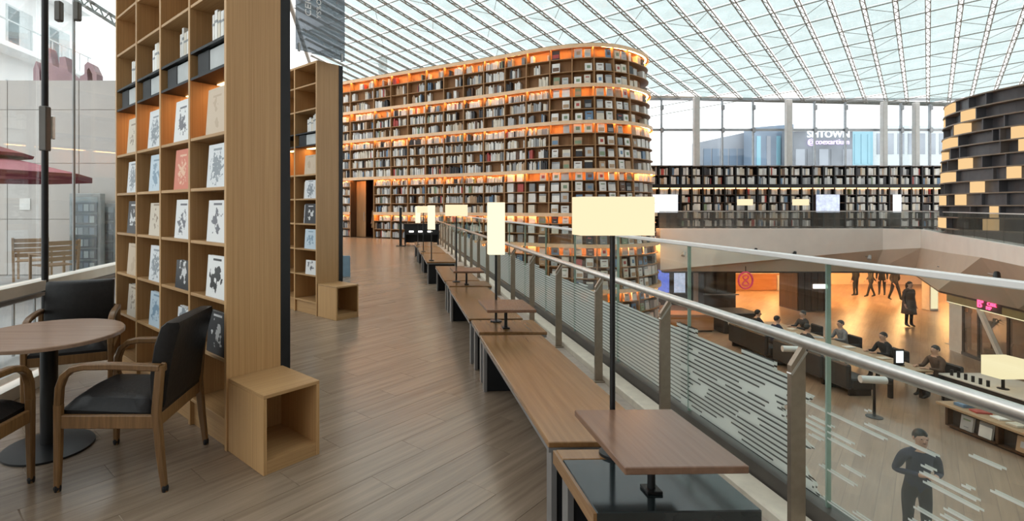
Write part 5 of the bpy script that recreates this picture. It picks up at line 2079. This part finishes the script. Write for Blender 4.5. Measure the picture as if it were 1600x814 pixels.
# low book display on the right
ds = thing('book_display', 'low dark book display table with shelf fronts in the lower hall', 'display table', (11.8, 7.3, LOW))
DL, DW_ = 4.1, 1.15
MB().box(0.1, DW_, 0, DL, 0.04, 0.46).build('body', 'shop_dark', ds)
MB().bevbox(-0.12, DW_ + 0.05, -0.05, DL + 0.12, 0.46, 0.52, 0.01).build('worktop', 'outdoor_wood', ds)
for i in range(5):
    y = DL * i / 4
    MB().box(-0.02, 0.1, min(y, DL - 0.05), min(y, DL - 0.05) + 0.05, 0.04, 0.46).build('divider', 'dark_wood', ds)
MB().box(-0.02, 0.1, 0, DL, 0.04, 0.07).build('ledge', 'dark_wood', ds)
MB().box(0.02, DW_ - 0.1, 0.05, DL - 0.05, 0.0, 0.04).build('plinth', 'black_metal', ds)
n_ = 0
for i in range(4):
    for k in range(2):
        y = DL * i / 4 + 0.28 + 0.36 * k
        o = link('book', face_mesh(0.24, 0.30, [0, 1, 2, 7, 0, 5, 0, 2][n_]))
        o.location = (11.8 + 0.06, 7.3 + y, LOW + 0.072)
        o.rotation_euler = (math.radians(-8), 0, -PI / 2)
        tag(o, f'book propped in the front of the low display table, {ORD[n_ + 1]} from its near end', 'book', 'books on the low display')
        n_ += 1
n_ = 0
for i in range(12):
    for k in range(2):
        o = MB().bevbox(-0.1, 0.1, -0.14, 0.14, 0, rl.uniform(0.02, 0.07), 0.004).build('book', rl.choice(['book_white', 'book_ivory', 'book_silver', 'book_white', 'book_red', 'book_tan', 'book_blue', 'book_black']))
        o.location = (11.8 + 0.18 + k * 0.5 + rl.uniform(-.04, .04), 7.3 + 0.2 + i * 0.335, LOW + 0.522)
        o.rotation_euler = (0, 0, rl.uniform(-.25, .25) + PI / 2)
        tag(o, f'book lying flat on the low display, {("front", "back")[k]} line, {ORD[i + 1]} from its near end', 'book', 'books on the low display')
rt2 = thing('service_table', 'pale table holding the square cream lamp in the lower hall', 'table', (13.9, 11.6, LOW))
MB().bevbox(-0.75, 0.6, -1.6, 1.3, 0.66, 0.70, 0.01).build('table_top', 'shop_white', rt2)
MB().box(-0.7, 0.55, -1.5, 1.2, 0.05, 0.66).build('body', 'shop_dark', rt2)
for i in range(6):
    MB().tube([(-0.62, 1.1 - i * 0.16, 0.70), (-0.62, 1.1 - i * 0.16, 0.84)], 0.03, 8).build('bottle_rest', 'black_metal', rt2)
p = lowp(1570, 596, -2.40)
box_lamp('table_lamp', 'square cream table lamp on the service table in the lower hall', (13.45, 11.75, LOW + 0.702), 0.56, 0.44, 0.4, 0.50, 'lamp_shade', 0.1, None, 0.03)
person('person in dark clothes at the right picture edge by the service table', (14.75, 11.35, LOW), 1.4, 'stand', 'charcoal_cloth', 'black_cloth', group='people in the lower hall', height=1.7)

# standing and walking people
person('person in navy jacket walking across the lower hall below the balustrade', (7.04, 7.2, LOW), PI * 0.9, 'hold', 'navy_cloth', 'black_cloth', 'hair_black', 1.75, group='people in the lower hall', lean=0.05)
person('person in a long dark coat standing in the orange-lit hall', (xat(1420, 21.0), 21.0, LOW), PI + 0.1, 'stand', 'brown_cloth', 'black_cloth', 'hair_brown', 1.82, coat=True, long_hair=True, group='people in the lower hall')
for i, (px, Y, tp) in enumerate(((1337, 28.3, 'black_cloth'), (1361, 28.0, 'charcoal_cloth'), (1378, 28.6, 'black_cloth'), (1398, 27.0, 'charcoal_cloth'))):
    person(f'distant standing person in {"black" if tp == "black_cloth" else "charcoal"} under the gallery, {ORD[i + 1]} from left', (xat(px, Y), Y, LOW), 0.3 + i, 'walk' if i % 2 else 'stand', tp, 'black_cloth', group='people in the lower hall')
dpi = dp - dn * 0.9
person('person in a tan coat standing in the dark tower doorway', (dpi.x + 0.15, dpi.y, 0.0), math.atan2(-dn.x, dn.y), 'stand', 'tan_cloth', 'tan_cloth', 'hair_brown', 1.66, coat=True)

# ================================================================== OUTSIDE, LEFT
gp = MB().prism([(glw(-6) - 0.16, -6), (glw(60) - 0.16, 60), (-60, 60), (-60, -6)], -0.3, -0.01)
struct('ground', gp, ['outside_ground'])
YW = 11.6
ow = thing('boundary_wall', 'pale panelled outdoor wall beyond the left glass', 'wall', (-4.2, YW, 0))
MB().box(-18, 0, 0.03, 0.3, 0, 4.33).build('core', 'outside_wall', ow)
hs = [0, 1.25, 2.5, 3.7, 4.36]
x = 0.0
while x > -17.5:
    for a, b in zip(hs[:-1], hs[1:]):
        MB().box(x - 1.59, x - 0.01, 0.0, 0.03, a + 0.006, b - 0.006).build('panel', 'outside_wall', ow)
    x -= 1.6
nt_ = PD(38, 319, YW - 0.03)
o = MB().bevbox(-0.12, 0.12, -0.015, 0.0, -0.13, 0.13, 0.004).build('wall_notice', 'book_white')
o.location = (nt_.x, YW - 0.002, nt_.z)
tag(o, 'small white notice on the pale outdoor wall', 'sign')


def show_case(label, px0, px1, py0, py1, Y):
    a, b = PD(px0, py0, Y), PD(px1, py1, Y)
    w, h = b.x - a.x, a.z
    t = thing('display_case', label, 'display case', (a.x, Y, 0))
    MB().bevbox(0, w, 0, 0.18, 0.0, h, 0.01).build('case', 'panel_grey', t)
    for i in range(6):
        z = 0.14 + (h - 0.3) * i / 6
        rw = MB().box(0.07, w - 0.07, -0.03, 0.0, z, z + (h - 0.34) / 6 - 0.03).build('poster_row', 'city_slate', t)
        for k in range(4):
            xx = 0.09 + (w - 0.18) * k / 4
            MB().box(xx, xx + (w - 0.2) / 4 - 0.02, -0.036, -0.03, z + 0.03, z + (h - 0.34) / 6 - 0.07).build('poster', ['book_silver', 'book_grey', 'city_grey', 'book_white'][(i + k) % 4], rw)
    MB().box(0.04, w - 0.04, -0.05, -0.045, 0.08, h - 0.08).build('pane', 'left_glass', t)


show_case('tall grey display case with rows of posters outside the left glass', 108, 157, 302, 426, 11.2)
show_case('narrower grey display case beside the bookcase edge outside', 161, 182, 318, 418, 11.4)
# umbrella
um = thing('parasol', 'dusky red two-tier parasol outside the left glass', 'parasol', (PD(-38, 0, 8.6).x, 8.6, 0))
MB().tube([(0, 0, 0), (0, 0, 2.75)], 0.025, 8).build('pole', 'black_metal', um)
MB().lathe([(0.3, 0), (0.3, 0.06), (0.05, 0.1)], 16).build('base', 'panel_grey', um)
z0 = CZ + (325 - 281) * 8.6 / F
cpv = []
ng = 8
cn = MB()
R_ = PD(122, 0, 8.6).x - PD(-38, 0, 8.6).x
for i in range(ng):
    a0, a1 = 2 * PI * i / ng, 2 * PI * (i + 1) / ng
    p0, p1 = (R_ * math.cos(a0), R_ * math.sin(a0)), (R_ * math.cos(a1), R_ * math.sin(a1))
    q0, q1 = (0.35 * math.cos(a0), 0.35 * math.sin(a0)), (0.35 * math.cos(a1), 0.35 * math.sin(a1))
    MB().add([(*p0, z0 + 0.1), (*p1, z0 + 0.1), (*q1, z0 + 0.42), (*q0, z0 + 0.42), (*p0, z0 + 0.09), (*p1, z0 + 0.09), (*q1, z0 + 0.41), (*q0, z0 + 0.41)], MB.BF).build('canopy_panel', 'umbrella_red', um)
    MB().add([(*p0, z0), (*p1, z0), (*p1, z0 + 0.1), (*p0, z0 + 0.1), (p0[0] * .995, p0[1] * .995, z0), (p1[0] * .995, p1[1] * .995, z0), (p1[0] * .995, p1[1] * .995, z0 + 0.1), (p0[0] * .995, p0[1] * .995, z0 + 0.1)],
             [(0, 1, 2, 3), (7, 6, 5, 4), (0, 4, 5, 1), (3, 2, 6, 7), (0, 3, 7, 4), (1, 5, 6, 2)]).build('valance', 'umbrella_dark', um)
    MB().tube([(p0[0] * .97, p0[1] * .97, z0 + 0.08), (q0[0], q0[1], z0 + 0.39)], 0.01, 5).build('rib', 'black_metal', um)
MB().lathe([(0.78, z0 + 0.39), (0.80, z0 + 0.44), (0.05, z0 + 0.66), (0.02, z0 + 0.72)], 8).build('top_canopy', 'umbrella_dark', um)


def deck_chair(label, px, py, rz, sc=1.0):
    p = PX(px, py, 0)
    t = thing('garden_chair', label, 'chair', (p.x, p.y, 0), rz, 'wooden garden chairs outside')
    for i in range(6):
        MB().bevbox(-0.27, 0.27, -0.25 + i * 0.09, -0.18 + i * 0.09, 0.40, 0.42, 0.003).build('seat_slat', 'outdoor_wood', t)
    for i in range(4):
        MB().bevbox(-0.27, 0.27, -0.29 - 0.02 * i, -0.27 - 0.02 * i, 0.50 + i * 0.1, 0.58 + i * 0.1, 0.003).build('back_slat', 'outdoor_wood', t)
    for sx in (-1, 1):
        MB().bar((sx * 0.29, 0.26, 0), (sx * 0.29, 0.26, 0.62), 0.04, 0.04).build('leg', 'outdoor_wood', t)
        MB().bar((sx * 0.29, -0.26, 0), (sx * 0.29, -0.36, 0.9), 0.04, 0.04).build('leg', 'outdoor_wood', t)
        MB().bar((sx * 0.29, -0.3, 0.63), (sx * 0.29, 0.30, 0.63), 0.05, 0.025).build('arm', 'outdoor_wood', t)


deck_chair('slatted wooden garden chair outside beneath the parasol tip', 52, 437, 0.5)
deck_chair('wooden garden chair outside just right of the dark window post', 84, 447, 1.0)
# baluster rail just outside the glass
br_ = thing('outdoor_railing', 'low metal railing outside the lower left glass', 'railing', (glw(6) - 0.7, 6, 0))
for z in (0.55, 0.12):
    MB().bar((0.1, -3, z), (-0.35, 5, z), 0.04, 0.04).build('rail', 'edge_steel', br_)
for i in range(26):
    f = i / 25
    MB().bar((0.1 - 0.45 * f, -3 + 8 * f, 0), (0.1 - 0.45 * f, -3 + 8 * f, 0.55), 0.02, 0.02).build('baluster', 'edge_steel', br_)

# mauve sculpture letters on the wall top
sg = thing('rooftop_sign', 'faded mauve sign figures standing on the outdoor wall', 'sign', (PD(64, 123, 11.77).x, 11.77, 4.33))
ppm = 11.77 / F
shapes = [[(70, 124), (70, 92), (74, 72), (83, 72), (88, 98), (98, 104), (98, 86), (107, 85), (112, 108), (121, 117), (126, 124)],
          [(129, 124), (130, 116), (137, 112), (137, 98), (142, 93), (149, 97), (156, 112), (156, 124), (150, 124), (149, 112), (144, 102), (141, 106), (142, 124)],
          [(58, 124), (58, 104), (62, 92), (67, 106), (68, 124)]]
for pts in shapes:
    vs = [((x - 64) * ppm, -(y - 124.5) * ppm) for x, y in pts]
    n = len(vs)
    me_ = MB().add([(x, -0.12, z) for x, z in vs] + [(x, 0.12, z) for x, z in vs], [tuple(range(n)), tuple(range(2 * n - 1, n - 1, -1))] + [(i, i + n, (i + 1) % n + n, (i + 1) % n) for i in range(n)])
    me_.build('figure', 'mauve_sign', sg)
# pale apartment block
ab = thing('apartment_block', 'overexposed white apartment block with balconies beyond the outdoor wall', 'building', (-19.3, 22, 0))
MB().box(-14, -0.8, -9, 9, 0, 17).build('wall', 'pale_building', ab)
for zf in (5.6, 9.4, 13.2):
    MB().box(-0.8, 0.3, -9, 9, zf - 0.25, zf).build('balcony_slab', 'pale_building', ab)
    MB().box(0.22, 0.27, -9, 9, zf + 1.0, zf + 1.06).build('balcony_rail', 'balcony_grey', ab)
    for i in range(24):
        MB().box(0.22, 0.26, -9 + i * 0.77, -8.95 + i * 0.77, zf, zf + 1.0).build('baluster', 'balcony_grey', ab)
    for i in range(6):
        wd_ = MB().box(-0.8, -0.76, -8.2 + i * 3, -6.4 + i * 3, zf + 0.1, zf + 2.3).build('window', 'balcony_grey', ab)
        MB().box(-0.76, -0.74, -8.1 + i * 3, -7.35 + i * 3, zf + 0.2, zf + 2.2).build('pane', 'left_glass', wd_)

# ================================================================== OUTSIDE, FAR WINDOWS
CY = 62.0


def block(name, label, px0, px1, py0, py1, mat, Y=CY, ledge=True, py0r=None):
    a, b = PD(px0, py0, Y), PD(px1, py0 if py0r is None else py0r, Y)
    t = thing(name, label, 'building', ((a.x + b.x) / 2, Y, LOW))
    w = (b.x - a.x) / 2
    h0, h1 = a.z - LOW, b.z - LOW
    MB().hexa([(-w, 0, 0), (w, 0, 0), (w, 1.8, 0), (-w, 1.8, 0), (-w, 0, h0), (w, 0, h1), (w, 1.8, h1), (-w, 1.8, h0)]).build('body', mat, t)
    return t, w, h0


cg, w, h = block('city_block', 'blue-grey office block with sloping roof beyond the far windows', 1094, 1182, 222, 260, 'city_grey', CY, True, 203)
for i in range(6):
    MB().box(-w + 0.4 + i * (2 * w - 0.6) / 6, -w + 0.2 + (i + 1) * (2 * w - 0.6) / 6, -0.08, 0, h - 3.2, h - 0.8).build('window', 'city_blue', cg)
cg, w, h = block('city_block', 'deep blue glass block beyond the far windows beside the grey column', 1178, 1240, 199, 260, 'city_blue', CY - 2.5, True, 194)
for i in range(4):
    MB().box(-w + 0.3 + i * (2 * w) / 4, -w + 0.1 + (i + 1) * (2 * w) / 4 - 0.5, -0.08, 0, h - 4.5, h - 1.0).build('window', ['city_cyan', 'city_grey', 'city_cyan', 'city_blue'][i], cg)
cg, w, h = block('city_block', 'slate facade carrying white letters beyond the far windows', 1240, 1332, 199, 260, 'city_slate', CY - 5)
MB().box(-w, w + 3.2, -0.6, 0.0, h - 0.45, h).build('ledge', 'pale_building', cg)
for i in range(5):
    MB().box(-w + 0.2 + i * w * 2 / 5, -w - 0.1 + (i + 1) * w * 2 / 5, -0.06, 0.0, h - 4.6, h - 2.4).build('facade_panel', ['city_grey', 'city_slate'][i % 2], cg)
cxx = PD(1295, 210, CY - 5.2)
ls = thing('facade_sign', 'white SMTOWN lettering with smaller line below on the slate facade', 'sign', (cxx.x, CY - 5.1, cxx.z))
for tx, z, sz, m in (('SMTOWN', 0.0, 1.05, 'letter_white'), ('@coexartium', -0.82, 0.82, 'letter_violet')):
    o = link('lettering', text_mesh(tx, sz, 0.05, m), ls)
    o.location = (0, -0.06, z)
    o.rotation_euler = (PI / 2, 0, 0)
cg, w, h = block('city_block', 'pale cyan glass block right of the lettered facade', 1333, 1364, 203, 260, 'city_cyan', CY - 1)
for i in range(3):
    MB().box(-w + 0.15 + i * w * 2 / 3, -w - 0.15 + (i + 1) * w * 2 / 3, -0.06, 0, h - 4.0, h - 0.5).build('window', 'city_cyan', cg)
cg, w, h = block('city_block', 'pale grey block beyond the right end of the far windows', 1366, 1480, 196, 260, 'balcony_grey', CY + 3)
for i in range(7):
    MB().box(-w + 0.3 + i * w * 2 / 7, -w - 0.2 + (i + 1) * w * 2 / 7, -0.06, 0, h - 3.6, h - 1.0).build('window', 'city_grey', cg)
struct('ground_city', MB().box(-10, 120, 34.5, 110, LOW - 0.3, LOW), ['outside_ground'])
